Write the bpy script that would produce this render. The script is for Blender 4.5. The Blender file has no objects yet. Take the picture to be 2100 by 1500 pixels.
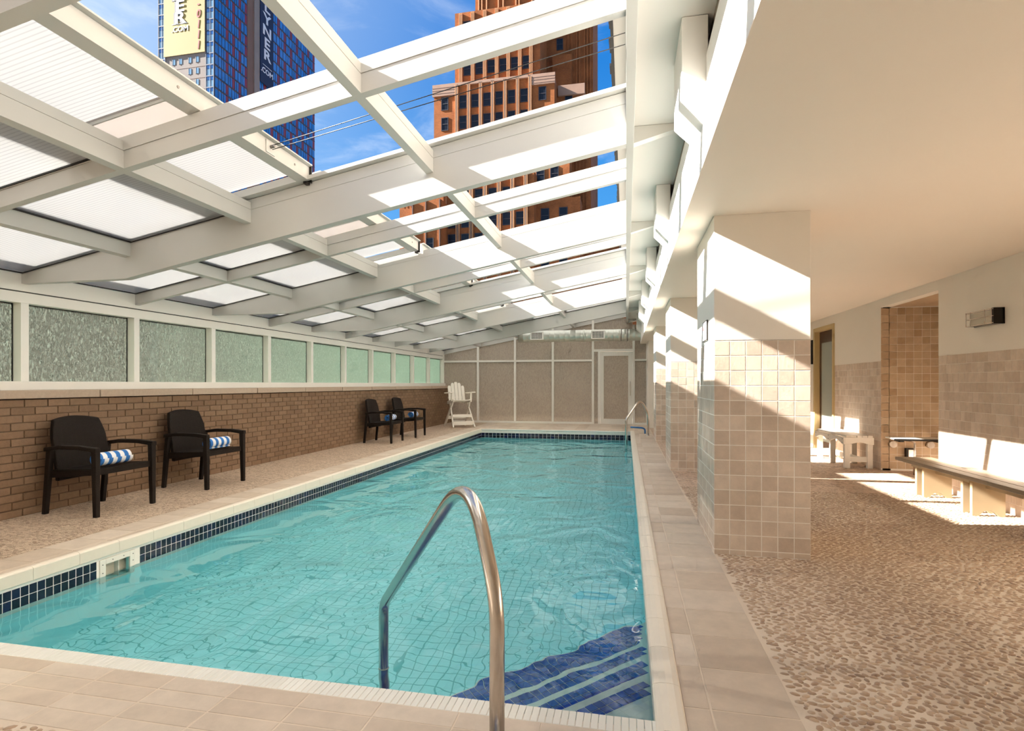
import bpy, bmesh, math, random
from mathutils import Vector, Matrix
random.seed(7)
S = bpy.context.scene
COL = S.collection
# ------------------------------------------------------------------ camera
TH = math.atan((1284 - 1050) / 1130.0)
cd = bpy.data.cameras.new('camera'); cam = bpy.data.objects.new('camera', cd); COL.objects.link(cam)
cd.sensor_width = 36; cd.lens = 36 * 1130 / 2100.0; cd.shift_y = 38 / 2100.0; cd.clip_end = 600
cam.location = (0, 0, 1.18); cam.rotation_euler = (math.pi / 2, 0, TH)
S.camera = cam
S.view_settings.view_transform = 'Standard'; S.view_settings.look = 'None'
S.view_settings.gamma = 1; S.view_settings.use_curve_mapping = False
S.view_settings.exposure = 0.62
# ------------------------------------------------------------------ sun and sky
SUN = 20.0; SKY = .85
sd = Vector((1, .17, -.565)).normalized()
sl = bpy.data.lights.new('sun', 'SUN'); sl.energy = SUN; sl.angle = math.radians(.6); sl.color = (1, .955, .90)
so = bpy.data.objects.new('sun', sl); COL.objects.link(so); so.rotation_euler = sd.to_track_quat('-Z', 'Y').to_euler()
W = bpy.data.worlds.new('sky'); S.world = W; W.use_nodes = True
nt = W.node_tree; nt.nodes.clear()
def N(t, ty, **k):
    n = t.nodes.new(ty)
    for a, b in k.items():
        if a.startswith('i_'):
            key = a[2:]; n.inputs[int(key) if key.isdigit() else key.replace('_', ' ')].default_value = b
        else: setattr(n, a, b)
    return n
def lk(t, a, b): t.links.new(a, b)
tc = N(nt, 'ShaderNodeTexCoord')
sx = N(nt, 'ShaderNodeSeparateXYZ'); lk(nt, tc.outputs['Generated'], sx.inputs[0])
rz = N(nt, 'ShaderNodeValToRGB'); lk(nt, sx.outputs['Z'], rz.inputs[0])
e = rz.color_ramp.elements; e[0].position = 0; e[0].color = (.50, .68, .88, 1); e[1].position = 1; e[1].color = (.015, .11, .42, 1)
k_ = e.new(.25); k_.color = (.07, .32, .72, 1); k_ = e.new(.5); k_.color = (.02, .19, .58, 1)
# paler towards the sun's side of the sky
sunw = N(nt, 'ShaderNodeVectorMath', operation='DOT_PRODUCT'); lk(nt, tc.outputs['Generated'], sunw.inputs[0]); sunw.inputs[1].default_value = (-sd.x, -sd.y, -sd.z)
sm = N(nt, 'ShaderNodeMapRange', interpolation_type='SMOOTHSTEP'); lk(nt, sunw.outputs['Value'], sm.inputs[0])
sm.inputs[1].default_value = .2; sm.inputs[2].default_value = 1.25; sm.inputs[3].default_value = 0; sm.inputs[4].default_value = 1
mp = N(nt, 'ShaderNodeMapping'); lk(nt, tc.outputs['Generated'], mp.inputs[0]); mp.inputs['Scale'].default_value = (1.6, 1.6, 4.5); mp.inputs['Rotation'].default_value = (.2, .3, .4)
nz = N(nt, 'ShaderNodeTexNoise'); lk(nt, mp.outputs[0], nz.inputs['Vector']); nz.inputs['Scale'].default_value = 2.6; nz.inputs['Detail'].default_value = 9; nz.inputs['Roughness'].default_value = .6; nz.inputs['Distortion'].default_value = .6
cr = N(nt, 'ShaderNodeMapRange', interpolation_type='SMOOTHSTEP'); lk(nt, nz.outputs[0], cr.inputs[0]); cr.inputs[1].default_value = .47; cr.inputs[2].default_value = .75; cr.inputs[4].default_value = .6
lowc = N(nt, 'ShaderNodeMapRange'); lk(nt, sx.outputs['Z'], lowc.inputs[0]); lowc.inputs[1].default_value = 0; lowc.inputs[2].default_value = .75; lowc.inputs[3].default_value = 1.25; lowc.inputs[4].default_value = .35
cm = N(nt, 'ShaderNodeMath', operation='MULTIPLY', use_clamp=True); lk(nt, cr.outputs[0], cm.inputs[0]); lk(nt, lowc.outputs[0], cm.inputs[1])
m1 = N(nt, 'ShaderNodeMix', data_type='RGBA'); lk(nt, sm.outputs[0], m1.inputs[0]); lk(nt, rz.outputs[0], m1.inputs[6]); m1.inputs[7].default_value = (.75, .88, 1, 1)
m2 = N(nt, 'ShaderNodeMix', data_type='RGBA'); lk(nt, cm.outputs[0], m2.inputs[0]); lk(nt, m1.outputs[2], m2.inputs[6]); m2.inputs[7].default_value = (.80, .86, .95, 1)
bg = N(nt, 'ShaderNodeBackground'); lk(nt, m2.outputs[2], bg.inputs[0]); bg.inputs[1].default_value = SKY
wo = N(nt, 'ShaderNodeOutputWorld'); lk(nt, bg.outputs[0], wo.inputs[0])
S.cycles.max_bounces = 9; S.cycles.transmission_bounces = 7; S.cycles.transparent_max_bounces = 10; S.cycles.glossy_bounces = 4
S.cycles.use_adaptive_sampling = True; S.cycles.adaptive_threshold = .10; S.cycles.adaptive_min_samples = 12
S.cycles.diffuse_bounces = 4; S.cycles.sample_clamp_indirect = 8
S.cycles.use_denoising = True

# ------------------------------------------------------------------ materials
def mat(name):
    m = bpy.data.materials.new(name); m.use_nodes = True; t = m.node_tree; t.nodes.clear()
    o = t.nodes.new('ShaderNodeOutputMaterial')
    return m, t, o
def pbsdf(t, o, col=(.8, .8, .8), rough=.5, metal=0, spec=.5):
    p = t.nodes.new('ShaderNodeBsdfPrincipled'); lk(t, p.outputs[0], o.inputs[0])
    p.inputs['Base Color'].default_value = (*col, 1); p.inputs['Roughness'].default_value = rough; p.inputs['Metallic'].default_value = metal
    p.inputs['Specular IOR Level'].default_value = spec
    return p
def plain(name, col, rough=.5, metal=0, noise=0, nscale=8, bump=0, bscale=60, spec=.5):
    m, t, o = mat(name); p = pbsdf(t, o, col, rough, metal, spec)
    c = N(t, 'ShaderNodeTexCoord')
    if noise:
        n = N(t, 'ShaderNodeTexNoise'); lk(t, c.outputs['Object'], n.inputs['Vector']); n.inputs['Scale'].default_value = nscale; n.inputs['Detail'].default_value = 6
        x = N(t, 'ShaderNodeMix', data_type='RGBA'); lk(t, n.outputs[0], x.inputs[0])
        x.inputs[6].default_value = tuple(v * (1 - noise) for v in col) + (1,); x.inputs[7].default_value = tuple(min(1, v * (1 + noise)) for v in col) + (1,)
        lk(t, x.outputs[2], p.inputs['Base Color'])
    if bump:
        n = N(t, 'ShaderNodeTexNoise'); lk(t, c.outputs['Object'], n.inputs['Vector']); n.inputs['Scale'].default_value = bscale; n.inputs['Detail'].default_value = 4
        b = N(t, 'ShaderNodeBump'); b.inputs['Strength'].default_value = bump; b.inputs['Distance'].default_value = .004; lk(t, n.outputs[0], b.inputs['Height']); lk(t, b.outputs[0], p.inputs['Normal'])
    return m
def piecemat(name, cols, rough=.5, noise=.12, nscale=14, bump=.2, spec=.4, coord='Object', bscale=None, stretch=(1, 1, 1)):
    """colour varies from piece to piece (object and island random) and by fine mottling"""
    m, t, o = mat(name); p = pbsdf(t, o, cols[0], rough, 0, spec)
    oi = N(t, 'ShaderNodeObjectInfo'); g = N(t, 'ShaderNodeNewGeometry')
    a = N(t, 'ShaderNodeMath', operation='ADD'); lk(t, oi.outputs['Random'], a.inputs[0]); lk(t, g.outputs['Random Per Island'], a.inputs[1])
    f = N(t, 'ShaderNodeMath', operation='FRACT'); lk(t, a.outputs[0], f.inputs[0])
    r = N(t, 'ShaderNodeValToRGB'); lk(t, f.outputs[0], r.inputs[0]); el = r.color_ramp.elements
    while len(el) < len(cols): el.new(.5)
    for i, c in enumerate(cols): el[i].position = i / (len(cols) - 1); el[i].color = (*c, 1)
    c = N(t, 'ShaderNodeNewGeometry')
    mpn = N(t, 'ShaderNodeMapping'); lk(t, c.outputs['Position'], mpn.inputs[0]); mpn.inputs['Scale'].default_value = stretch
    n = N(t, 'ShaderNodeTexNoise'); lk(t, mpn.outputs[0], n.inputs['Vector']); n.inputs['Scale'].default_value = nscale; n.inputs['Detail'].default_value = 8; n.inputs['Roughness'].default_value = .65
    mr = N(t, 'ShaderNodeMapRange'); lk(t, n.outputs[0], mr.inputs[0]); mr.inputs[1].default_value = .3; mr.inputs[2].default_value = .7; mr.inputs[3].default_value = 1 - noise; mr.inputs[4].default_value = 1 + noise
    v = N(t, 'ShaderNodeVectorMath', operation='SCALE'); lk(t, r.outputs[0], v.inputs[0]); lk(t, mr.outputs[0], v.inputs['Scale']); lk(t, v.outputs[0], p.inputs['Base Color'])
    if bump:
        n2 = N(t, 'ShaderNodeTexNoise'); lk(t, mpn.outputs[0], n2.inputs['Vector']); n2.inputs['Scale'].default_value = bscale or nscale * 4; n2.inputs['Detail'].default_value = 5
        b = N(t, 'ShaderNodeBump'); b.inputs['Strength'].default_value = bump; b.inputs['Distance'].default_value = .003; lk(t, n2.outputs[0], b.inputs['Height']); lk(t, b.outputs[0], p.inputs['Normal'])
    return m
M = {}
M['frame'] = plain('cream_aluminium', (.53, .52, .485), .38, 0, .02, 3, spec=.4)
M['frame_shade_lift'] = plain('cream_aluminium_shade_lift', (.80, .78, .72), .4, 0, .02, 3, spec=.4)  # same cream frame, colour lightened for the parts the sun does not reach
M['white'] = plain('white_paint', (.86, .84, .79), .55, 0, .02, 4, .05, 90)
M['wallpaint'] = plain('cream_plaster', (.86, .80, .71), .6, 0, .02, 3, .06, 80)
M['ceil'] = plain('ceiling_plaster', (.84, .76, .66), .6, 0, .02, 2, .04, 60)
M['black'] = plain('black_gasket', (.015, .014, .013), .6)
M['grout'] = plain('pale_grout', (.90, .84, .76), .8, 0, .04, 20, .1, 150)
M['steel'] = plain('brushed_steel', (.62, .57, .52), .22, 1, .06, 30)
M['steeld'] = plain('steel_dark', (.30, .28, .26), .35, 1)
M['duct'] = plain('galvanised_duct', (.62, .64, .58), .38, .8, .03, 5)
M['trav'] = piecemat('travertine_tile', [(.56, .45, .345), (.63, .52, .41), (.69, .585, .475), (.59, .48, .37)], .55, .09, 9, .25)
M['travw'] = piecemat('tumbled_wall_tile', [(.58, .46, .36), (.64, .52, .415), (.71, .59, .48), (.61, .49, .38)], .6, .09, 14, .35)
M['alcove'] = piecemat('alcove_tile', [(.44, .30, .175), (.52, .37, .23), (.58, .43, .28), (.48, .33, .20)], .5, .10, 14, .3)
M['brick'] = piecemat('tan_brick', [(.19, .113, .064), (.22, .133, .076), (.245, .152, .09), (.205, .122, .068)], .8, .10, 30, .5)
M['mortar'] = plain('mortar', (.16, .10, .06), .9, 0, .1, 30, .3, 120)
M['capstone'] = piecemat('concrete_cap', [(.42, .32, .24), (.46, .355, .27)], .8, .08, 40, .5)
M['navy'] = piecemat('navy_tile', [(.003, .004, .010), (.004, .006, .03), (.003, .005, .018), (.006, .010, .055)], .12, .1, 40, 0, spec=.7)
M['bluetile'] = piecemat('blue_step_tile', [(.003, .04, .32), (.005, .07, .46), (.003, .05, .38)], .2, .1, 40, 0)
M['whitetile'] = piecemat('white_pool_tile', [(.80, .78, .70), (.84, .82, .75)], .25, .02, 20, 0)
M['nose'] = plain('cream_bullnose', (.80, .72, .60), .35, 0, .04, 20)
M['wicker'] = None
M['plastic_white'] = plain('white_plastic_lumber', (.84, .79, .70), .45, 0, .02, 10)
M['lumber'] = plain('grey_brown_lumber', (.25, .19, .125), .5, 0, .15, 30)
M['lumberleg'] = plain('tan_plastic_board', (.36, .27, .16), .5, 0, .04, 10)
M['blackmetal'] = plain('dark_metal', (.03, .028, .025), .4, .6)
M['bluepipe'] = plain('blue_plastic', (.03, .16, .42), .35)
M['doorwood'] = plain('dark_door', (.085, .045, .025), .5)
M['doorframe'] = plain('tan_door_frame', (.56, .42, .20), .5)
M['rubber'] = M['black']
# wicker
m, t, o = mat('dark_wicker'); p = pbsdf(t, o, (.02, .013, .009), .6, 0, .2); c = N(t, 'ShaderNodeTexCoord')
w1 = N(t, 'ShaderNodeTexWave', wave_type='BANDS', bands_direction='DIAGONAL'); lk(t, c.outputs['Object'], w1.inputs[0]); w1.inputs['Scale'].default_value = 55
w2 = N(t, 'ShaderNodeTexWave', wave_type='BANDS', bands_direction='Z'); lk(t, c.outputs['Object'], w2.inputs[0]); w2.inputs['Scale'].default_value = 40
mu = N(t, 'ShaderNodeMath', operation='MULTIPLY'); lk(t, w1.outputs['Fac'], mu.inputs[0]); lk(t, w2.outputs['Fac'], mu.inputs[1])
x = N(t, 'ShaderNodeMix', data_type='RGBA'); lk(t, mu.outputs[0], x.inputs[0]); x.inputs[6].default_value = (.007, .004, .0025, 1); x.inputs[7].default_value = (.032, .02, .012, 1); lk(t, x.outputs[2], p.inputs['Base Color'])
b = N(t, 'ShaderNodeBump'); b.inputs['Strength'].default_value = .6; b.inputs['Distance'].default_value = .004; lk(t, mu.outputs[0], b.inputs['Height']); lk(t, b.outputs[0], p.inputs['Normal'])
M['wicker'] = m
# towel stripes run around the roll, along local Y
m, t, o = mat('striped_towel'); p = pbsdf(t, o, (.8, .8, .8), .9); c = N(t, 'ShaderNodeTexCoord'); s = N(t, 'ShaderNodeSeparateXYZ'); lk(t, c.outputs['Object'], s.inputs[0])
mu = N(t, 'ShaderNodeMath', operation='MULTIPLY'); lk(t, s.outputs['Y'], mu.inputs[0]); mu.inputs[1].default_value = 1 / .088
fr = N(t, 'ShaderNodeMath', operation='FRACT'); lk(t, mu.outputs[0], fr.inputs[0]); gt = N(t, 'ShaderNodeMath', operation='GREATER_THAN'); lk(t, fr.outputs[0], gt.inputs[0]); gt.inputs[1].default_value = .5
x = N(t, 'ShaderNodeMix', data_type='RGBA'); lk(t, gt.outputs[0], x.inputs[0]); x.inputs[6].default_value = (.03, .17, .50, 1); x.inputs[7].default_value = (.85, .84, .85, 1); lk(t, x.outputs[2], p.inputs['Base Color'])
n = N(t, 'ShaderNodeTexNoise'); lk(t, c.outputs['Object'], n.inputs['Vector']); n.inputs['Scale'].default_value = 300; b = N(t, 'ShaderNodeBump'); b.inputs['Strength'].default_value = .5; b.inputs['Distance'].default_value = .003; lk(t, n.outputs[0], b.inputs['Height']); lk(t, b.outputs[0], p.inputs['Normal'])
M['towel'] = m
# polycarbonate sheet: ribs run up the slope (along X)
def polymat(name, trans, diff, rib=.5, ribscale=1 / .032, tfac=.75):
    m, t, o = mat(name); c = N(t, 'ShaderNodeNewGeometry'); s = N(t, 'ShaderNodeSeparateXYZ'); lk(t, c.outputs['Position'], s.inputs[0])
    mu = N(t, 'ShaderNodeMath', operation='MULTIPLY'); lk(t, s.outputs['Y'], mu.inputs[0]); mu.inputs[1].default_value = ribscale
    fr = N(t, 'ShaderNodeMath', operation='FRACT'); lk(t, mu.outputs[0], fr.inputs[0])
    pp = N(t, 'ShaderNodeMath', operation='PINGPONG'); lk(t, fr.outputs[0], pp.inputs[0]); pp.inputs[1].default_value = .5
    mr = N(t, 'ShaderNodeMapRange', interpolation_type='SMOOTHSTEP'); lk(t, pp.outputs[0], mr.inputs[0]); mr.inputs[1].default_value = .0; mr.inputs[2].default_value = .22; mr.inputs[3].default_value = 1 - rib; mr.inputs[4].default_value = 1
    v = N(t, 'ShaderNodeVectorMath', operation='SCALE'); v.inputs[0].default_value = trans; lk(t, mr.outputs[0], v.inputs['Scale'])
    tr = N(t, 'ShaderNodeBsdfTranslucent'); lk(t, v.outputs[0], tr.inputs[0])
    d = N(t, 'ShaderNodeBsdfDiffuse'); d.inputs[0].default_value = (*diff, 1)
    mx = N(t, 'ShaderNodeMixShader'); mx.inputs[0].default_value = tfac; lk(t, d.outputs[0], mx.inputs[1]); lk(t, tr.outputs[0], mx.inputs[2])
    g = N(t, 'ShaderNodeBsdfGlossy'); g.inputs['Roughness'].default_value = .25; f = N(t, 'ShaderNodeFresnel'); f.inputs[0].default_value = 1.45
    m2 = N(t, 'ShaderNodeMixShader'); lk(t, f.outputs[0], m2.inputs[0]); lk(t, mx.outputs[0], m2.inputs[1]); lk(t, g.outputs[0], m2.inputs[2])
    tp = N(t, 'ShaderNodeBsdfTransparent'); tp.inputs[0].default_value = (.9, .9, .88, 1)
    m3 = N(t, 'ShaderNodeMixShader'); m3.inputs[0].default_value = .16; lk(t, m2.outputs[0], m3.inputs[1]); lk(t, tp.outputs[0], m3.inputs[2]); lk(t, m3.outputs[0], o.inputs[0])
    return m
M['poly'] = polymat('ribbed_polycarbonate', (.545, .54, .53), (.75, .73, .70), .22, 1 / .028, .88)
M['polyflat'] = polymat('smooth_polycarbonate', (.54, .49, .45), (.7, .66, .62), 0, 1, .85)
# textured privacy glass
def glassmat(name, tint, sp, scale=(60, 60, 16), fleck=.5, clear=.3, rough=.22, lo=.52, hi=.66, diff=(.3, .28, .25), df=.25):
    m, t, o = mat(name); c = N(t, 'ShaderNodeNewGeometry'); mpn = N(t, 'ShaderNodeMapping'); lk(t, c.outputs['Position'], mpn.inputs[0]); mpn.inputs['Scale'].default_value = scale
    n = N(t, 'ShaderNodeTexNoise'); lk(t, mpn.outputs[0], n.inputs['Vector']); n.inputs['Scale'].default_value = 1; n.inputs['Detail'].default_value = 3; n.inputs['Distortion'].default_value = 1.2
    b = N(t, 'ShaderNodeBump'); b.inputs['Strength'].default_value = .9; b.inputs['Distance'].default_value = .01; lk(t, n.outputs[0], b.inputs['Height'])
    r = N(t, 'ShaderNodeBsdfRefraction'); r.inputs[0].default_value = (*tint, 1); r.inputs['Roughness'].default_value = rough; r.inputs['IOR'].default_value = 1.12; lk(t, b.outputs[0], r.inputs['Normal'])
    tp = N(t, 'ShaderNodeBsdfTransparent'); tp.inputs[0].default_value = (*tint, 1)
    a = N(t, 'ShaderNodeMixShader'); a.inputs[0].default_value = clear; lk(t, r.outputs[0], a.inputs[1]); lk(t, tp.outputs[0], a.inputs[2])
    mr = N(t, 'ShaderNodeMapRange', interpolation_type='SMOOTHSTEP'); lk(t, n.outputs[0], mr.inputs[0]); mr.inputs[1].default_value = lo; mr.inputs[2].default_value = hi; mr.inputs[4].default_value = fleck
    ad = N(t, 'ShaderNodeMath', operation='ADD', use_clamp=True); lk(t, mr.outputs[0], ad.inputs[0]); ad.inputs[1].default_value = df * .0 + .04
    tr = N(t, 'ShaderNodeBsdfTranslucent'); tr.inputs[0].default_value = (*sp, 1)
    dd = N(t, 'ShaderNodeBsdfDiffuse'); nn = N(t, 'ShaderNodeMix', data_type='RGBA'); mr2 = N(t, 'ShaderNodeMapRange'); lk(t, n.outputs[0], mr2.inputs[0]); mr2.inputs[1].default_value = .35; mr2.inputs[2].default_value = .65; lk(t, mr2.outputs[0], nn.inputs[0])
    nn.inputs[6].default_value = tuple(v * .82 for v in diff) + (1,); nn.inputs[7].default_value = tuple(min(1, v * 1.2) for v in diff) + (1,); lk(t, nn.outputs[2], dd.inputs[0])
    a2 = N(t, 'ShaderNodeMixShader'); a2.inputs[0].default_value = df; lk(t, a.outputs[0], a2.inputs[1]); lk(t, dd.outputs[0], a2.inputs[2])
    mx = N(t, 'ShaderNodeMixShader'); lk(t, ad.outputs[0], mx.inputs[0]); lk(t, a2.outputs[0], mx.inputs[1]); lk(t, tr.outputs[0], mx.inputs[2])
    if name == 'rain_glass':   # green body colour of thick glass, stronger along a longer slanting path
        lw = N(t, 'ShaderNodeLayerWeight'); lw.inputs[0].default_value = .5; mg = N(t, 'ShaderNodeMapRange'); lk(t, lw.outputs['Facing'], mg.inputs[0]); mg.inputs[1].default_value = .28; mg.inputs[2].default_value = .62; mg.inputs[4].default_value = .3
        tg = N(t, 'ShaderNodeBsdfTranslucent'); tg.inputs[0].default_value = (.50, .80, .62, 1); mm = N(t, 'ShaderNodeMixShader'); lk(t, mg.outputs[0], mm.inputs[0]); lk(t, mx.outputs[0], mm.inputs[1]); lk(t, tg.outputs[0], mm.inputs[2]); mx = mm
    g = N(t, 'ShaderNodeBsdfGlossy'); g.inputs['Roughness'].default_value = .12; lk(t, b.outputs[0], g.inputs['Normal']); f = N(t, 'ShaderNodeFresnel'); f.inputs[0].default_value = 1.35
    m2 = N(t, 'ShaderNodeMixShader'); lk(t, f.outputs[0], m2.inputs[0]); lk(t, mx.outputs[0], m2.inputs[1]); lk(t, g.outputs[0], m2.inputs[2]); lk(t, m2.outputs[0], o.inputs[0])
    return m
M['glassL'] = glassmat('rain_glass', (.56, .58, .52), (.42, .50, .44), (75, 75, 26), .26, .40, .2, .52, .68, (.26, .235, .20), .4)
M['glassE'] = glassmat('rain_glass_beige', (.55, .50, .44), (.4, .36, .3), (55, 55, 18), .22, .2, .2, .52, .68, (.60, .53, .45), .65)
M['frosted'] = plain('frosted_door_glass', (.36, .40, .36), .25)
M['bglass'] = plain('window_glass_blue', (.02, .14, .40), .08, 0, .6, .4, spec=1)
M['bglass2'] = plain('window_glass_pale', (.16, .28, .38), .1, 0, .3, .4, spec=1)
M['dglass'] = plain('window_glass_dark', (.012, .014, .02), .2, 0, .4, .3, spec=.25)
M['dframe'] = plain('window_frame_dark', (.03, .025, .03), .5)
M['redpanel'] = plain('red_spandrel', (.20, .025, .035), .5, 0, .3, .5)
M['concrete'] = plain('facade_concrete', (.22, .18, .15), .85, 0, .18, .35)
M['brownstrip'] = plain('brown_strip', (.16, .09, .06), .8, 0, .15, .5)
M['yellow'] = plain('yellow_banner', (.31, .225, .055), .7, 0, .03, .3)
M['darkbanner'] = plain('navy_banner', (.008, .012, .04), .7)
M['banwhite'] = plain('banner_white', (.62, .60, .60), .7)
M['banred'] = plain('banner_red', (.45, .06, .06), .7)
M['outwall'] = plain('neighbour_render', (.30, .25, .20), .9, 0, .15, .8)
M['asphalt'] = plain('roof_gravel', (.30, .28, .26), .9, 0, .1, 3)
def towerbrick(name, c1, c2, mo):
    m, t, o = mat(name); p = pbsdf(t, o, c1, .85, 0, .2); c = N(t, 'ShaderNodeTexCoord'); s = N(t, 'ShaderNodeSeparateXYZ'); lk(t, c.outputs['Object'], s.inputs[0])
    a = N(t, 'ShaderNodeMath', operation='ADD'); lk(t, s.outputs['X'], a.inputs[0]); lk(t, s.outputs['Y'], a.inputs[1]); cb = N(t, 'ShaderNodeCombineXYZ'); lk(t, a.outputs[0], cb.inputs[0]); lk(t, s.outputs['Z'], cb.inputs[1])
    br = N(t, 'ShaderNodeTexBrick'); lk(t, cb.outputs[0], br.inputs[0]); br.inputs['Scale'].default_value = 3.2; br.inputs['Color1'].default_value = (*c1, 1); br.inputs['Color2'].default_value = (*c2, 1); br.inputs['Mortar'].default_value = (*mo, 1); br.inputs['Mortar Size'].default_value = .04
    n = N(t, 'ShaderNodeTexNoise'); lk(t, c.outputs['Object'], n.inputs['Vector']); n.inputs['Scale'].default_value = .7; n.inputs['Detail'].default_value = 8
    mr = N(t, 'ShaderNodeMapRange'); lk(t, n.outputs[0], mr.inputs[0]); mr.inputs[1].default_value = .3; mr.inputs[2].default_value = .7; mr.inputs[3].default_value = .75; mr.inputs[4].default_value = 1.2
    v = N(t, 'ShaderNodeVectorMath', operation='SCALE'); lk(t, br.outputs[0], v.inputs[0]); lk(t, mr.outputs[0], v.inputs['Scale']); lk(t, v.outputs[0], p.inputs['Base Color'])
    return m
M['tbrick'] = towerbrick('orange_brick', (.36, .115, .030), (.27, .082, .022), (.22, .08, .03))
M['tpier'] = plain('pale_brick_pier', (.46, .22, .095), .8, 0, .25, 1.5)
M['tstone'] = plain('pale_stone_cornice', (.30, .18, .12), .8, 0, .2, 1)
# pebbles: scattered geometry near the camera, worn colour per pebble; the bed carries small relief further off
M['pebble'] = piecemat('river_pebble', [(.35, .225, .145), (.48, .335, .22), (.58, .43, .30), (.42, .28, .18), (.53, .38, .255)], .35, .10, 30, 0, spec=.5)
def pebblebed(name, base, dark, scale):
    m, t, o = mat(name); p = pbsdf(t, o, base, .6); c = N(t, 'ShaderNodeNewGeometry')
    v = N(t, 'ShaderNodeTexVoronoi', feature='F1'); mpn = N(t, 'ShaderNodeMapping'); lk(t, c.outputs['Position'], mpn.inputs[0]); mpn.inputs['Scale'].default_value = (.75, 1.1, 1); lk(t, mpn.outputs[0], v.inputs['Vector']); v.inputs['Scale'].default_value = scale
    e_ = N(t, 'ShaderNodeTexVoronoi', feature='DISTANCE_TO_EDGE'); lk(t, mpn.outputs[0], e_.inputs['Vector']); e_.inputs['Scale'].default_value = scale
    sp = N(t, 'ShaderNodeSeparateColor'); lk(t, v.outputs['Color'], sp.inputs[0])
    r = N(t, 'ShaderNodeValToRGB'); lk(t, sp.outputs[0], r.inputs[0]); el = r.color_ramp.elements; el[0].color = (*dark, 1); el[1].color = (*tuple(min(1, x * 1.15) for x in base), 1); k = el.new(.45); k.color = (*tuple((a + b_) / 2 for a, b_ in zip(base, dark)), 1)
    mr = N(t, 'ShaderNodeMapRange', interpolation_type='SMOOTHSTEP'); lk(t, e_.outputs['Distance'], mr.inputs[0]); mr.inputs[1].default_value = .03; mr.inputs[2].default_value = .14
    x = N(t, 'ShaderNodeMix', data_type='RGBA'); lk(t, mr.outputs[0], x.inputs[0]); x.inputs[6].default_value = (base[0] * 1.1, base[1] * 1.08, base[2] * 1.1, 1); lk(t, r.outputs[0], x.inputs[7]); lk(t, x.outputs[2], p.inputs['Base Color'])
    b = N(t, 'ShaderNodeBump'); b.inputs['Strength'].default_value = .7; b.inputs['Distance'].default_value = .006; lk(t, mr.outputs[0], b.inputs['Height']); lk(t, b.outputs[0], p.inputs['Normal'])
    return m
M['pebstrip'] = pebblebed('pebble_strip', (.60, .47, .34), (.28, .18, .11), 42)
M['pebbed'] = pebblebed('pebble_bed', (.64, .49, .36), (.36, .23, .15), 28)
M['bedgrout'] = plain('pebble_grout', (.72, .60, .47), .75, 0, .1, 6, .3, 120)
M['travbed'] = M['grout']
# pool basin and water
m, t, o = mat('pool_mosaic'); p = pbsdf(t, o, (.5, .85, .85), .3); c = N(t, 'ShaderNodeNewGeometry'); s = N(t, 'ShaderNodeSeparateXYZ'); lk(t, c.outputs['Position'], s.inputs[0])
gs = []
for ax in 'XYZ':
    a = N(t, 'ShaderNodeMath', operation='MULTIPLY'); lk(t, s.outputs[ax], a.inputs[0]); a.inputs[1].default_value = 1 / .075
    f = N(t, 'ShaderNodeMath', operation='FRACT'); lk(t, a.outputs[0], f.inputs[0]); l = N(t, 'ShaderNodeMath', operation='LESS_THAN'); lk(t, f.outputs[0], l.inputs[0]); l.inputs[1].default_value = .09; gs.append(l)
a = N(t, 'ShaderNodeMath', operation='MAXIMUM'); lk(t, gs[0].outputs[0], a.inputs[0]); lk(t, gs[1].outputs[0], a.inputs[1])
nrm = N(t, 'ShaderNodeSeparateXYZ'); lk(t, c.outputs['Normal'], nrm.inputs[0]); ab = N(t, 'ShaderNodeMath', operation='ABSOLUTE'); lk(t, nrm.outputs['Z'], ab.inputs[0]); up = N(t, 'ShaderNodeMath', operation='GREATER_THAN'); lk(t, ab.outputs[0], up.inputs[0]); up.inputs[1].default_value = .5
a2 = N(t, 'ShaderNodeMath', operation='MULTIPLY'); lk(t, a.outputs[0], a2.inputs[0]); lk(t, up.outputs[0], a2.inputs[1])
x = N(t, 'ShaderNodeMix', data_type='RGBA'); lk(t, a2.outputs[0], x.inputs[0]); x.inputs[6].default_value = (.50, .97, 1, 1); x.inputs[7].default_value = (.16, .58, .60, 1); lk(t, x.outputs[2], p.inputs['Base Color'])
M['basin'] = m
m, t, o = mat('pool_water'); c = N(t, 'ShaderNodeNewGeometry')
mpn = N(t, 'ShaderNodeMapping'); lk(t, c.outputs['Position'], mpn.inputs[0]); mpn.inputs['Scale'].default_value = (1, .8, 1); mpn.inputs['Rotation'].default_value = (0, 0, .3)
n1 = N(t, 'ShaderNodeTexNoise'); lk(t, mpn.outputs[0], n1.inputs['Vector']); n1.inputs['Scale'].default_value = 1.5; n1.inputs['Detail'].default_value = 2; n1.inputs['Distortion'].default_value = .8
n2 = N(t, 'ShaderNodeTexNoise'); lk(t, mpn.outputs[0], n2.inputs['Vector']); n2.inputs['Scale'].default_value = 6; n2.inputs['Detail'].default_value = 2
ad = N(t, 'ShaderNodeMath', operation='MULTIPLY_ADD'); lk(t, n2.outputs[0], ad.inputs[0]); ad.inputs[1].default_value = .04; lk(t, n1.outputs[0], ad.inputs[2])
b = N(t, 'ShaderNodeBump'); b.inputs['Strength'].default_value = 1; b.inputs['Distance'].default_value = .05; lk(t, ad.outputs[0], b.inputs['Height'])
r = N(t, 'ShaderNodeBsdfRefraction'); r.inputs[0].default_value = (.84, .99, 1, 1); r.inputs['Roughness'].default_value = 0; r.inputs['IOR'].default_value = 1.33; lk(t, b.outputs[0], r.inputs['Normal'])
tp = N(t, 'ShaderNodeBsdfTransparent'); tp.inputs[0].default_value = (.84, .99, 1, 1)
mx = N(t, 'ShaderNodeMixShader'); mx.inputs[0].default_value = .10; lk(t, r.outputs[0], mx.inputs[1]); lk(t, tp.outputs[0], mx.inputs[2])
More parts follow.
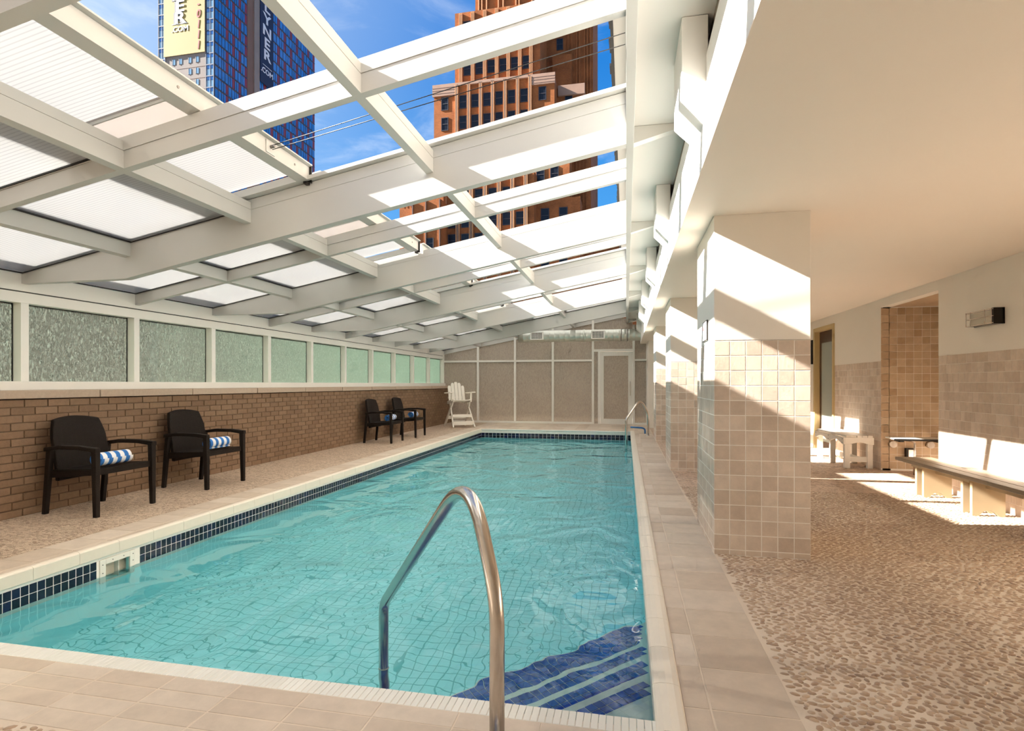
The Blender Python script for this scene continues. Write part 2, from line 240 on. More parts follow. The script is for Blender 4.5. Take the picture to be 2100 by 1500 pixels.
g = N(t, 'ShaderNodeBsdfGlossy'); g.inputs['Roughness'].default_value = .02; lk(t, b.outputs[0], g.inputs['Normal']); f = N(t, 'ShaderNodeFresnel'); f.inputs[0].default_value = 1.33; lk(t, b.outputs[0], f.inputs['Normal'])
m2 = N(t, 'ShaderNodeMixShader'); lk(t, f.outputs[0], m2.inputs[0]); lk(t, mx.outputs[0], m2.inputs[1]); lk(t, g.outputs[0], m2.inputs[2]); lk(t, m2.outputs[0], o.inputs[0])
M['water'] = m

# ------------------------------------------------------------------ mesh helpers
def BM(): return bmesh.new()
def box(bm, x0, x1, y0, y1, z0, z1):
    vs = [bm.verts.new(p) for p in ((x0, y0, z0), (x1, y0, z0), (x1, y1, z0), (x0, y1, z0), (x0, y0, z1), (x1, y0, z1), (x1, y1, z1), (x0, y1, z1))]
    for f in ((0, 3, 2, 1), (4, 5, 6, 7), (0, 1, 5, 4), (1, 2, 6, 5), (2, 3, 7, 6), (3, 0, 4, 7)): bm.faces.new([vs[i] for i in f])
    return vs
def prism(bm, pts, axis, a, b_):
    """polygon extruded along an axis: pts are (u, v) in the two other axes (x,z for 'y'; y,z for 'x'; x,y for 'z')"""
    def P(u, v, w): return {'y': (u, w, v), 'x': (w, u, v), 'z': (u, v, w)}[axis]
    A = [bm.verts.new(P(u, v, a)) for u, v in pts]; B_ = [bm.verts.new(P(u, v, b_)) for u, v in pts]
    n = len(pts)
    bm.faces.new(A); bm.faces.new(B_[::-1])
    for i in range(n): bm.faces.new([A[i], B_[i], B_[(i + 1) % n], A[(i + 1) % n]])
def fin(bm): bmesh.ops.recalc_face_normals(bm, faces=bm.faces[:])
def tube(bm, pts, r, seg=12, cap=True):
    pts = [Vector(p) for p in pts]; rings = []; prev = None
    for i, p_ in enumerate(pts):
        d = (pts[min(i + 1, len(pts) - 1)] - pts[max(i - 1, 0)]).normalized()
        if prev is None:
            u = d.orthogonal().normalized()
        else:
            u = (prev - d * prev.dot(d)).normalized()
        prev = u; v = d.cross(u); rr = r[i] if isinstance(r, (list, tuple)) else r
        rings.append([bm.verts.new(p_ + (u * math.cos(2 * math.pi * k / seg) + v * math.sin(2 * math.pi * k / seg)) * rr) for k in range(seg)])
    for a, b_ in zip(rings, rings[1:]):
        for k in range(seg):
            f = bm.faces.new([a[k], a[(k + 1) % seg], b_[(k + 1) % seg], b_[k]]); f.smooth = True
    if cap: bm.faces.new(rings[0][::-1]); bm.faces.new(rings[-1])
def curve_pts(ctrl, rad, n=6):
    """polyline with rounded corners"""
    P = [Vector(c) for c in ctrl]; out = [P[0]]
    for i in range(1, len(P) - 1):
        a, b_, c = P[i - 1], P[i], P[i + 1]; rr = rad[i] if isinstance(rad, (list, tuple)) else rad
        d1 = (a - b_); d2 = (c - b_); r1 = min(rr, d1.length * .49); r2 = min(rr, d2.length * .49)
        s, e_ = b_ + d1.normalized() * r1, b_ + d2.normalized() * r2
        for k in range(n + 1):
            q = k / n; out.append(s * (1 - q) ** 2 + b_ * 2 * q * (1 - q) + e_ * q * q)
    out.append(P[-1]); return out
def obj(name, bm, material, parent=None, bevel=0, smooth=False, kind=None, label=None, cat=None, group=None, loc=None):
    fin(bm); me = bpy.data.meshes.new(name); bm.to_mesh(me); bm.free(); me.materials.append(material)
    o_ = bpy.data.objects.new(name, me); COL.objects.link(o_)
    if parent: o_.parent = parent
    if smooth:
        for p_ in me.polygons: p_.use_smooth = True
    if bevel:
        md = o_.modifiers.new('b', 'BEVEL'); md.width = bevel; md.segments = 2; md.limit_method = 'ANGLE'
    if loc: o_.location = loc
    tag(o_, label, cat, group, kind); return o_
def tag(o_, label=None, cat=None, group=None, kind=None):
    if label: o_['label'] = label
    if cat: o_['category'] = cat
    if group: o_['group'] = group
    if kind: o_['kind'] = kind
def empty(name, loc=(0, 0, 0), rz=0, label=None, cat=None, group=None, kind=None):
    o_ = bpy.data.objects.new(name, None); COL.objects.link(o_); o_.location = loc; o_.rotation_euler = (0, 0, rz); o_.empty_display_size = .1
    tag(o_, label, cat, group, kind); return o_
def chamf(w, d, h, c):
    """tile lying in XY, centred, top at z=0, slab depth h, chamfer c"""
    bm = BM(); a, b_ = w / 2, d / 2
    R = [[bm.verts.new((sx_ * xx, sy_ * yy, z)) for sx_, sy_ in ((-1, -1), (1, -1), (1, 1), (-1, 1))] for xx, yy, z in ((a, b_, -h), (a, b_, -c), (a - c, b_ - c, 0))]
    for r0, r1 in zip(R, R[1:]):
        for k in range(4): bm.faces.new([r0[k], r0[(k + 1) % 4], r1[(k + 1) % 4], r1[k]])
    bm.faces.new(R[2]); return bm
_tm = {}
def tilemesh(w, d, h, c, material, name='tile'):
    key = (round(w, 4), round(d, 4), round(h, 4), round(c, 4), material.name)
    if key not in _tm:
        bm = chamf(w, d, h, c); fin(bm); me = bpy.data.meshes.new(name); bm.to_mesh(me); bm.free(); me.materials.append(material); _tm[key] = me
    return _tm[key]
def place(name, me, parent, mw, rnd=0):
    o_ = bpy.data.objects.new(name, me); COL.objects.link(o_); o_.parent = parent; o_.matrix_world = mw if not rnd else mw
    o_.matrix_local = parent.matrix_world.inverted() @ mw if parent else mw
    return o_
# orientation matrices: tile plane normals
RX = {'z': Matrix.Identity(4),
      '-y': Matrix(((1, 0, 0, 0), (0, 0, -1, 0), (0, 1, 0, 0), (0, 0, 0, 1))),   # local z -> -Y
      '-x': Matrix(((0, 0, -1, 0), (-1, 0, 0, 0), (0, 1, 0, 0), (0, 0, 0, 1))),  # local z -> -X, local y -> Z
      '+x': Matrix(((0, 0, 1, 0), (1, 0, 0, 0), (0, 1, 0, 0), (0, 0, 0, 1)))}
class Tiles:
    """collect tiles; the first `lim` (by distance) become part objects, the rest one stuff part"""
    def __init__(s, parent, material, name='tile', h=.012, c=.0025, jit=.0006): s.p, s.m, s.n, s.h, s.c, s.j, s.L = parent, material, name, h, c, jit, []
    def add(s, w, d, pos, ori='z', rot=0): s.L.append((w, d, Vector(pos), ori, rot))
    def done(s, lim=300, mindist=None):
        camp = Vector((0, 0, 1.18)); s.L.sort(key=lambda q: (q[2] - camp).length - 3 * (q[0] * q[1]) ** .5 * 0)
        rest = []
        for i, (w, d, pos, ori, rot) in enumerate(s.L):
            mw = Matrix.Translation(pos) @ RX[ori] @ Matrix.Rotation(rot, 4, 'Z') @ Matrix.Translation((0, 0, random.uniform(-1, 1) * s.j)) @ Matrix.Rotation(random.uniform(-1, 1) * s.j * 6, 4, 'X')
            if i < lim and (mindist is None or (pos - camp).length < mindist): place(s.n, tilemesh(w, d, s.h, s.c, s.m, s.n), s.p, mw)
            else: rest.append((w, d, mw))
        if rest:
            bm = BM()
            for w, d, mw in rest:
                t_ = chamf(w, d, s.h, s.c)
                vm = {v: bm.verts.new(mw @ v.co) for v in t_.verts}
                for f in t_.faces: bm.faces.new([vm[v] for v in f.verts])
                t_.free()
            me = bpy.data.meshes.new(s.n + '_field'); bm.to_mesh(me); bm.free(); me.materials.append(s.m)
            o_ = bpy.data.objects.new('distant_' + s.n + 's', me); COL.objects.link(o_); o_.parent = s.p; o_['kind'] = 'stuff'
            o_.matrix_local = s.p.matrix_world.inverted()

# ------------------------------------------------------------------ floor slabs
XL, XR, YN, YF = -3.71, .13, 1.99, 13.95      # pool edges
ZW = -.215
EY = 16.35
fl = empty('floor', label='deck floor around the pool with river pebbles set in pale grout', cat='floor', kind='structure')
bm = BM(); g_ = -.0016
box(bm, -5.35, XL - .06, -2, EY + 3, -.3, g_); box(bm, XR + .03, 4.4, -2, EY + 3, -.3, g_)
box(bm, XL - .06, XR + .03, -2, YN - .05, -.3, g_); box(bm, XL - .06, XR + .03, YF + .05, EY + 3, -.3, g_)
obj('slab', bm, M['bedgrout'], fl)
bm = BM(); box(bm, -5.30, -4.115, -2, EY, g_ - .01, -.0006); obj('pebble_strip', bm, M['pebstrip'], fl)
bm = BM(); box(bm, .615, 3.43, 6.6, EY, g_ - .01, -.0006); box(bm, 3.43, 4.2, 6.9, 8.4, g_ - .01, -.0006); obj('pebble_bed', bm, M['pebbed'], fl)
# near pebbles as real stones, joined
import array
def pebbles(x0, x1, y0, y1, sp, name):
    V, F, SM = [], [], []
    seg = 7; r = random.Random(3); row = 0; y = y0
    while y < y1:
        x = x0 + (sp * .62 if row % 2 else 0)
        while x < x1:
            cx, cy = x + r.uniform(-.3, .3) * sp, y + r.uniform(-.3, .3) * sp * .8
            a, b_ = sp * r.uniform(.44, .70), sp * r.uniform(.30, .42); h = sp * r.uniform(.16, .30)
            if r.random() < .12: a *= .6; b_ *= .7
            if x0 + .015 < cx < x1 and y0 < cy:
                th = r.gauss(.0, .8); ct, st = math.cos(th), math.sin(th); base = len(V); ph = r.random()
                for lv, (q, z) in enumerate(((1, -.4), (.86, .45), (.5, .9))):
                    for k in range(seg):
                        an = 2 * math.pi * (k + ph) / seg; ux, uy = math.cos(an) * a * q, math.sin(an) * b_ * q
                        V.append((cx + ux * ct - uy * st, cy + ux * st + uy * ct, -.0022 + z * .0055))
                V.append((cx, cy, .0031))
                for lv in range(2):
                    for k in range(seg): F.append((base + lv * seg + k, base + lv * seg + (k + 1) % seg, base + (lv + 1) * seg + (k + 1) % seg, base + (lv + 1) * seg + k))
                for k in range(seg): F.append((base + 2 * seg + k, base + 2 * seg + (k + 1) % seg, base + 3 * seg))
            x += sp * 1.2
        y += sp * .68; row += 1
    me = bpy.data.meshes.new(name); me.from_pydata(V, [], F); me.materials.append(M['pebble']); me.polygons.foreach_set('use_smooth', [True] * len(me.polygons))
    o_ = bpy.data.objects.new(name, me); COL.objects.link(o_); o_.parent = fl; o_['kind'] = 'stuff'; return o_
pebbles(.612, 3.42, 1.2, 6.62, .035, 'river_pebbles')
pebbles(-4.2, -1.9, 1.2, 1.52, .035, 'river_pebbles')
bm = BM(); box(bm, -5.3, -1.9, .8, 1.53, -.0119, -.0012); obj('pebble_grout', bm, M['bedgrout'], fl)

# ------------------------------------------------------------------ copings
def coping(label): return empty('pool_coping', label=label, cat='pool edge', kind='structure')
# near edge: row of narrow white bullnose tiles, then stacked travertine
cn = coping('near pool edge of white bullnose tiles and stacked beige travertine')
T = Tiles(cn, M['whitetile'], 'bullnose_tile', .05, .0015, .0002)
x = XL - .0
while x < XR - .02: T.add(.0248, .088, (x + .0125, YN - .043, .0)); x += .0262
T.done()
T = Tiles(cn, M['trav'], 'travertine_tile', .012, .0012, .0003)
yr = [1.905, 1.815, 1.72, 1.625]
for r_ in range(12):
    y1 = 1.902 - r_ * .0925
    for c_ in range(-9, 1):
        x0 = -1.18 + c_ * .2975
        if y1 - .09 < 1.45 and x0 < -2.0: continue
        T.add(.290, .0862, (x0 + .149, y1 - .0455, 0))
        if c_ == 0: T.add(.292, .0875, (x0 + .149 + .2975, y1 - .0455, 0)); T.add(.292, .0875, (x0 + .149 + .595, y1 - .0455, 0)); T.add(.292, .0875, (x0 + .149 + .892, y1 - .0455, 0))
T.done()
# right side
cr_ = coping('right hand pool edge with cream bullnose and two widths of travertine')
def nosebar(xa, xb, y0, y1, parent, ax='y'):
    bm = BM(); n = 7; pts = []
    for k in range(n):
        an = math.pi * k / (n - 1); pts.append(((xa + xb) / 2 - math.cos(an) * abs(xb - xa) / 2, .004 + math.sin(an) * .014))
    pts = pts + [(max(xa, xb), -.07), (min(xa, xb), -.07)]
    if pts[0][0] > pts[n - 1][0]: pts = pts[:n] + [(min(xa, xb), -.07), (max(xa, xb), -.07)]
    prism(bm, pts, 'y' if ax == 'y' else 'x', y0, y1)
    obj('bullnose', bm, M['nose'], parent)
y = 1.0
while y < YF + .05: nosebar(XR - .03, XR + .075, y, min(y + .303, YF + .05), cr_); y += .305
T = Tiles(cr_, M['trav'], 'travertine_tile', .012, .0012, .0003)
y = 1.49
while y < 13.9:
    T.add(.09, .299, (.252, y + .1525, 0)); T.add(.296, .299, (.4525, y + .1525, 0)); y += .305
y = 13.9
while y < EY: T.add(.09, .299, (.252, y + .1525, 0)); T.add(.296, .299, (.4525, y + .1525, 0)); y += .305
T.done()
# left side
cl = coping('long pool edge below the wicker chairs, white tile band and travertine')
y = 1.6
while y < YF + .05: nosebar(XL - .045, XL + .012, y, min(y + .303, YF + .05), cl); y += .305
T = Tiles(cl, M['trav'], 'travertine_tile', .012, .0012, .0003)
y = 1.62
while y < EY - .1:
    T.add(.085, .258, (XL - .092, y + .131, 0)); T.add(.262, .258, (XL - .272, y + .131, 0)); y += .262
T.done()
# far side
cf = coping('far pool edge and tiled deck before the glass end wall')
T = Tiles(cf, M['trav'], 'travertine_tile', .012, .0012, .0003)
y = YF + .06
while y < EY - .05:
    x = XL + .02
    while x < .17: T.add(.292, .292, (x + .1485, y + .148, 0)); x += .2975
    y += .298
T.done(120)
bm = BM(); box(bm, XL, XR, YF - .02, YF + .055, -.02, .006); obj('bullnose', bm, M['whitetile'], cf, .008)

# ------------------------------------------------------------------ pool
pool = empty('swimming_pool', label='long turquoise swimming pool with navy waterline tiles', cat='pool', kind='structure')
ZB = -1.12
bm = BM()
def quad(bm, *p):
    bm.faces.new([bm.verts.new(q) for q in p])
box(bm, XL - .25, XR + .25, YN - .25, YF + .25, ZB - .1, ZB)
box(bm, XL - .25, XL - .012, YN - .25, 3.30, ZB, -.03); box(bm, XL - .25, XL - .012, 3.55, YF + .25, ZB, -.03)
box(bm, XL - .25, XL - .012, 3.30, 3.55, ZB, -.36); box(bm, XL - .25, XL - .012, 3.30, 3.55, -.10, -.03)
box(bm, XL - .25, XL - .20, 3.30, 3.55, -.36, -.1)
box(bm, XR + .012, XR + .25, YN - .25, YF + .25, ZB, -.03)
box(bm, XL, XR, YN - .25, YN - .012, ZB, -.03); box(bm, XL, XR, YF + .012, YF + .25, ZB, -.03)
obj('basin', bm, M['basin'], pool)
T = Tiles(pool, M['whitetile'], 'white_tile', .012, .0015, .0003)
y = YN
while y < YF - .02:
    if not (y + .142 > 3.30 and y < 3.55 and False): T.add(.139, .088, (XL, y + .071, -.048), '+x')
    y += .142
x = XL
while x < XR - .05: T.add(.139, .088, (x + .071, YF, -.048), '-y'); x += .142
y = YN
while y < YF - .02: T.add(.139, .088, (XR, y + .071, -.048), '-x'); y += .142
T.done(220)
T = Tiles(pool, M['navy'], 'navy_tile', .012, .001, .0002)
y = YN
while y < YF - .02:
    if not (y + .05 > 3.28 and y < 3.57):
        for q in (0, 1): T.add(.0465, .0595, (XL, y + .0254, -.1235 - .063 * q), '+x')
    y += .0508
T.done(300)
T = Tiles(pool, M['navy'], 'navy_tile', .012, .001, .0002)
x = XL
while x < XR - .05:
    for q in (0, 1): T.add(.095, .0605, (x + .05, YF, -.1235 - .063 * q), '-y')
    x += .1015
y = YN
while y < YF - .05:
    for q in (0, 1): T.add(.095, .0605, (XR, y + .05, -.1235 - .063 * q), '-x')
    y += .1015
T.done(60)
bm = BM(); box(bm, XL - .014, XL - .0015, YN, 3.28, -.30, -.004); box(bm, XL - .014, XL - .0015, 3.57, YF, -.30, -.004); box(bm, XL, XR, YF + .0015, YF + .014, -.30, -.004); box(bm, XR + .0015, XR + .014, YN, YF, -.30, -.004)
box(bm, XL - .014, XL - .0015, 3.28, 3.57, -.09, -.004)
obj('grout', bm, M['grout'], pool)
# skimmer
bm = BM()
y0, y1, z0, z1 = 3.28, 3.57, -.38, -.093
box(bm, XL - .008, XL + .006, y0, y0 + .045, z0, z1); box(bm, XL - .008, XL + .006, y1 - .045, y1, z0, z1); box(bm, XL - .008, XL + .006, y0 + .045, y1 - .045, z1 - .04, z1); box(bm, XL - .008, XL + .006, y0 + .045, y1 - .045, z0, z0 + .04)
sk = obj('skimmer', bm, M['plastic_white'], pool, .002)
bm = BM(); box(bm, XL - .12, XL - .112, y0 + .16, y0 + .2, z0 + .04, z1 - .04); box(bm, XL - .15, XL - .02, y0 + .17, y0 + .175, z0 + .04, z1 - .04); obj('skimmer_throat', bm, M['plastic_white'], sk)
for yy, zz in ((y0 + .02, -.13), (y0 + .02, -.19), (y1 - .02, -.12), (y1 - .02, -.17), (y1 - .02, -.22), (y0 + .1, -.112), (y0 + .19, -.112)):
    bm = BM(); tube(bm, [(XL + .005, yy, zz), (XL + .009, yy, zz)], .004, 8); obj('screw', bm, M['steeld'], sk)
# corner steps: diagonal treads with blue tile bands
def band(bm, d0, d1, z0, z1):
    # strip between two diagonals x-distance measured into the pool from the near right corner
    c = Vector((XR, YN))
    def ln(d): return [(XR - d, YN), (XR, YN + d * 1.12)]
    a, b_ = ln(d0), ln(d1)
    pts = [a[0], b_[0], b_[1], a[1]]
    prism(bm, pts, 'z', z0, z1)
st = empty('pool_steps', (0, 0, 0), 0, 'white edged corner steps under water in the near right corner', 'steps', kind='structure')
lv = [(.88, -.34, .68, .82), (1.20, -.50, .86, 1.15), (1.53, -.66, 1.18, 1.48), (2.0, -.85, 1.50, 1.99)]
for d, z, ba, bb in lv:
    bm = BM(); prism(bm, [(XR - .001, YN + .001), (XR - d, YN + .001), (XR - .001, YN + d)], 'z', ZB + .001, z)
    obj('tread', bm, M['whitetile'], st)
T = Tiles(st, M['bluetile'], 'blue_tile', .006, .001, .0002)
dirv = Vector((1, 1, 0)).normalized(); nrm_ = Vector((-1, 1, 0)).normalized(); ang = math.pi / 4; ts = .0475
for d, z, ba, bb in lv:
    off = bb / math.sqrt(2) - ts / 2
    while off - ts / 2 > ba / math.sqrt(2) - .005:
        base_ = Vector((XR, YN, 0)) + nrm_ * off; q = -2.5
        while q < 2.5:
            p_ = base_ + dirv * q
            if p_.x < XR - .03 and p_.y > YN + .03: T.add(ts - .004, ts - .004, (p_.x, p_.y, z + .005), 'z', ang)
            q += ts
        off -= ts
T.done(300)
# water
bm = BM(); box(bm, XL - .011, XR + .011, YN - .011, YF + .011, ZW - .001, ZW)
fin(bm)
for f in [f for f in bm.faces if f.normal.z < .5]: bm.faces.remove(f)
obj('pool_water', bm, M['water'], None, label='clear turquoise pool water with gentle ripples', cat='water', kind='structure')

# ------------------------------------------------------------------ left brick wall with cap
wl = empty('wall_left', label='low tan brick wall behind the wicker chairs', cat='wall', kind='structure')
bm = BM(); box(bm, -5.75, -5.289, .5, EY + .3, -.3, 1.04); obj('mortar_core', bm, M['mortar'], wl)
T = Tiles(wl, M['brick'], 'brick', .012, .0025, .0012)
BLx, BHz = .2055, .0695
for r_ in range(15):
    y = 2.3 + (BLx / 2 if r_ % 2 else 0) + random.uniform(-.01, .01)
    while y < EY:
        T.add(BLx - .009, BHz - .008, (-5.28, y + BLx / 2, BHz * (r_ + .5) - .002), '+x'); y += BLx
T.done(300)
cap = empty('wall_coping', label='rough concrete cap stones along the low brick wall', cat='wall cap', kind='structure')
y = 4.656 - 1.227 * 3
while y < EY:
    bm = BM(); box(bm, -5.75, -5.255 + random.uniform(-.003, .003), y + .006, min(y + 1.221, EY + .25), 1.048, 1.122); obj('cap_stone', bm, M['capstone'], cap, .006); y += 1.227
# ------------------------------------------------------------------ left window band
KY = [4.17 + 1.218 * k for k in range(-5, 11)]     # posts and rafters
wb = empty('window_1', label='long strip window of rain glass above the brick wall', cat='window', kind='structure')
bm = BM(); box(bm, -5.72, -5.50, -2, EY + .05, 1.122, 1.205); obj('sill_rail', bm, M['frame_shade_lift'], wb, .004)
bm = BM(); box(bm, -5.70, -5.57, -2, EY + .05, 1.945, 2.045); obj('head_rail', bm, M['frame_shade_lift'], wb, .003)
bm = BM(); box(bm, -5.70, -5.575, -2, EY + .05, 2.045, 2.055); obj('gasket', bm, M['black'], wb)
for i, y in enumerate(KY):
    if y < -1.5: continue
    bm = BM(); box(bm, -5.70, -5.568, y - .036, y + .036, 1.205, 1.945); obj('window_post', bm, M['frame_shade_lift'], wb, .002)
    if i + 1 < len(KY):
        y2 = KY[i + 1]; bm = BM(); box(bm, -5.672, -5.664, y + .036, y2 - .036, 1.205, 1.945); pn = obj('pane', bm, M['glassL'], wb)
        bm = BM(); box(bm, -5.676, -5.660, y2 - .046, y2 - .036, 1.205, 1.945); box(bm, -5.676, -5.660, y + .036, y + .042, 1.205, 1.945); box(bm, -5.676, -5.660, y + .042, y2 - .046, 1.937, 1.945); obj('pane_gasket', bm, M['black'], pn)
# ------------------------------------------------------------------ roof frame
def zu(x): return 3.13 + .186 * x
bm = BM(); box(bm, -5.84, -5.70, -2, EY + .1, 2.22, 2.47); obj('assumed_gutter', bm, M['frame'], None, label='cream gutter box assumed along the low outer edge of the roof', cat='gutter', kind='structure')  # hidden from view, added to shade the panels near the eave
roof = empty('roof_frame', label='cream aluminium lean-to roof frame of rafters and purlins over the pool', cat='roof', kind='structure')
PX = [-4.37, -3.15, -1.52]
XE, X0 = -5.57, .0
def slab(bm, x0, x1, y0, y1, h0, h1): prism(bm, [(x0, zu(x0) + h0), (x1, zu(x1) + h0), (x1, zu(x1) + h1), (x0, zu(x0) + h1)], 'y', y0, y1)
for i, y in enumerate(KY):
    k = i - 5; bm = BM()
    if k % 2 == 0 and k < 10:
        pts = [(XE, zu(XE) + .02), (-5.40, zu(-5.4)), (-4.36, zu(-4.36) - .185), (X0, zu(X0) - .185), (X0, zu(X0) + .11), (XE, zu(XE) + .11)]
        # haunch: level soffit, then rising with the slope
        dp = .185 if k != -2 else .06
        pts = [(XE, 2.125), (-4.40, 2.125 + .185 - dp), (-4.15, zu(-4.15) - dp), (X0, zu(X0) - dp), (X0, zu(X0) + .11), (XE, zu(XE) + .11)]
        prism(bm, pts, 'y', y - .035, y + .035); slab(bm, XE, X0, y - .031, y + .031, .11, .114); slab(bm, XE, X0, y - .035, y + .035, .114, .20)
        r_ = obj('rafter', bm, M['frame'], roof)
        if k % 4 == 0:
            bm = BM(); slab(bm, -4.2 if k else XE, X0, y - .09, y + .06, .205, .235); slab(bm, XE, X0, y - .02, y + .02, .2, .206); obj('rafter_cap', bm, M['frame'], r_)
    else:
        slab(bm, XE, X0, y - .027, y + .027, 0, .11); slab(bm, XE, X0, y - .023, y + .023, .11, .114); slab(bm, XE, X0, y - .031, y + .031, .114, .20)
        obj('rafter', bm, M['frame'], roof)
    if i + 1 < len(KY):
        y2 = KY[i + 1]; hw = .028
        for j, px in enumerate(PX):
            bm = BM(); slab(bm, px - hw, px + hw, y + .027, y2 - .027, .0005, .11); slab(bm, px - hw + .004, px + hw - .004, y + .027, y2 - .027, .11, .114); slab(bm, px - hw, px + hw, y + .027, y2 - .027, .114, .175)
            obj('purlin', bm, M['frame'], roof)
bm = BM(); box(bm, -5.72, -5.565, -2, EY + .05, 2.055, 2.23); obj('eave_beam', bm, M['frame_shade_lift'], roof, .003)
bm = BM(); box(bm, 0.0, .055, -2, EY, 2.945, 3.52); obj('ridge_plate', bm, M['frame'], roof, .002)
# fixed ribbed panels, one per bay and row
rp = empty('fixed_roof_panels', label='fixed ribbed white polycarbonate panels in the lower roof bays', cat='roof panels', kind='structure')
rows = [(XE + .02, PX[0] - .028), (PX[0] + .028, PX[1] - .028)]
for i in range(len(KY) - 1):
    y, y2 = KY[i], KY[i + 1]
    rr = list(rows)
    if y > 12.5 or y2 < 1.0: rr += [(PX[1] + .028, PX[2] - .028), (PX[2] + .028, X0)]
    for (xa, xb) in rr:
        bm = BM(); slab(bm, xa, xb, y + .03, y2 - .03, .135, .147); pn = obj('panel', bm, M['poly'], rp)
        bm = BM(); w_ = .012
        slab(bm, xa, xa + w_, y + .0285, y2 - .0285, .119, .129); slab(bm, xb - w_, xb, y + .0285, y2 - .0285, .119, .129); slab(bm, xa + w_, xb - w_, y + .0285, y + .042, .119, .129); slab(bm, xa + w_, xb - w_, y2 - .042, y2 - .0285, .119, .129)
        obj('gasket', bm, M['black'], pn)
# sliding panels, slid down and parked above the lower roof: one between each pair of deep rafters
names = ['nearest the camera, cut by the frame', 'in the second bay, with the cable bracket on its edge', 'third from the camera', 'fourth from the camera', 'fifth from the camera']
deep = [KY[i] for i in range(len(KY)) if (i - 5) % 2 == 0]
si = 0
for a, b_ in zip(deep, deep[1:]):
    if a > 12.5 or b_ < 1: continue
    sp_ = empty('sliding_roof_panel', label='sliding white roof panel parked open, ' + ['at the top left corner of the view', 'holding the steel cable bracket', 'second beyond the cable bracket', 'third beyond the cable bracket', 'furthest along the roof', 'last'][si], cat='roof panel', group='sliding roof panels')
    si += 1
    xa, xb = -3.62, -2.56; y0, y1 = a + .06, b_ - .06; hb, ht = .206, .315
    bm = BM(); slab(bm, xb - .035, xb, y0, y1, hb, ht); fr1 = obj('edge_beam', bm, M['frame'], sp_)
    bm = BM(); slab(bm, xb - .05, xb + .03, y0, y1, ht + .002, ht + .012); obj('edge_flange', bm, M['frame'], fr1)
    bm = BM(); slab(bm, xb - .09, xb - .035, y0, y1, hb, hb + .02); obj('edge_lip', bm, M['frame'], fr1)
    bm = BM(); slab(bm, xa, xa + .05, y0, y1, hb, ht - .03); obj('edge_beam', bm, M['frame'], sp_)
    ym = (y0 + y1) / 2
    for ya, yb in ((y0, y0 + .04), (y1 - .04, y1)):
        bm = BM(); slab(bm, xa + .05, xb - .035, ya, yb, hb, hb + .06); obj('side_bar', bm, M['frame'], sp_)
    bm = BM(); slab(bm, xa + .05, xb - .035, y0 + .04, ym - .15, hb + .07, hb + .082); obj('panel', bm, M['poly'], sp_)
    bm = BM(); slab(bm, xa + .05, xb - .035, ym + .15, y1 - .04, hb + .07, hb + .082); obj('panel', bm, M['poly'], sp_)
    bm = BM(); slab(bm, xa + .05, xb - .035, ym - .17, ym + .17, hb + .05, hb + .058); obj('cover_strip', bm, M['polyflat'], sp_)
    bm = BM(); slab(bm, xa + .05, xb - .035, ym - .165, ym - .155, hb + .03, hb + .052); slab(bm, xa + .05, xb - .035, ym + .155, ym + .165, hb + .03, hb + .052); obj('strip_seam', bm, M['frame'], sp_)
    for yy in (y0 + .25, ym - .2, ym + .3, y1 - .2):
        z_ = zu(xb) + .26; bm = BM(); tube(bm, [(xb - .002, yy, z_), (xb + .004, yy, z_)], .009, 8); obj('bolt', bm, M['steeld'], sp_)
    z_ = zu(xb) + hb; bm = BM(); box(bm, xb - .02, xb + .02, y1, y1 + .012, z_ - .02, z_ + .12); box(bm, xb - .035, xb - .005, y1 - .03, y1 + .02, z_ - .035, z_ - .015); obj('latch', bm, M['blackmetal'], sp_)
    if si == 2:
        yb_ = 3.62
# cables from the sliding panel to the ridge
for i, dz in enumerate((0, .075)):
    bm = BM(); a = Vector((-2.54, 3.60, 2.93 - dz * .4)); b_ = Vector((-.005, 3.60, 3.43 - dz)); tube(bm, [a, (a + b_) / 2, b_], .003, 6)
    obj('steel_cable', bm, M['blackmetal'], None, label=['upper', 'lower'][i] + ' of two thin steel cables strung from the sliding panel to the ridge', cat='cable')
bm = BM(); box(bm, -2.559, -2.553, 3.55, 3.65, 2.87, 2.96); bk = obj('cable_bracket', bm, M['frame'], None, label='small metal bracket holding the steel cables on the roof panel edge', cat='bracket')
bm = BM(); tube(bm, [(-2.553, 3.60, 2.92), (-2.52, 3.60, 2.925)], .012, 10); obj('pulley', bm, M['steeld'], bk)

# ------------------------------------------------------------------ building mass on the right: soffit, fascia, ceiling
bm = BM(); box(bm, .055, .44, -2, EY, 3.07, 3.52); obj('soffit', bm, M['frame_shade_lift'], None, label='cream metal soffit along the high side of the glass roof', cat='soffit', kind='structure')
bm = BM(); box(bm, .44, .46, -2, EY, 2.85, 3.07); obj('trim_1', bm, M['outwall'], None, label='brown recessed strip between the soffit and the white beam', cat='trim', kind='structure')
bm = BM(); box(bm, .40, .62, -2, EY + .1, 2.352, 2.86); obj('beam', bm, M['white'], None, label='bright white beam edge above the pool side pillars', cat='beam', kind='structure')
bm = BM(); box(bm, .40, 4.3, -2, EY + .1, 2.345, 2.352); box(bm, .62, 4.3, -2, EY + .1, 2.352, 2.6); obj('ceiling', bm, M['ceil'], None, label='smooth cream ceiling of the covered side aisle', cat='ceiling', kind='structure')
bm = BM(); box(bm, .46, 6, -2, EY + 4, 2.9, 9); box(bm, .02, .46, -2, EY + 4, 3.52, 9); obj('upper_building', bm, M['outwall'], None, label='wall of the main building rising above the roof', cat='building', kind='structure')
fl_ = empty('roof_flashing', label='pale flashing with ragged black sealant edge high over the roof', cat='flashing')
bm = BM(); box(bm, -.112, .02, 1, EY, 4.22, 4.30); obj('flashing_strip', bm, M['frame'], fl_)
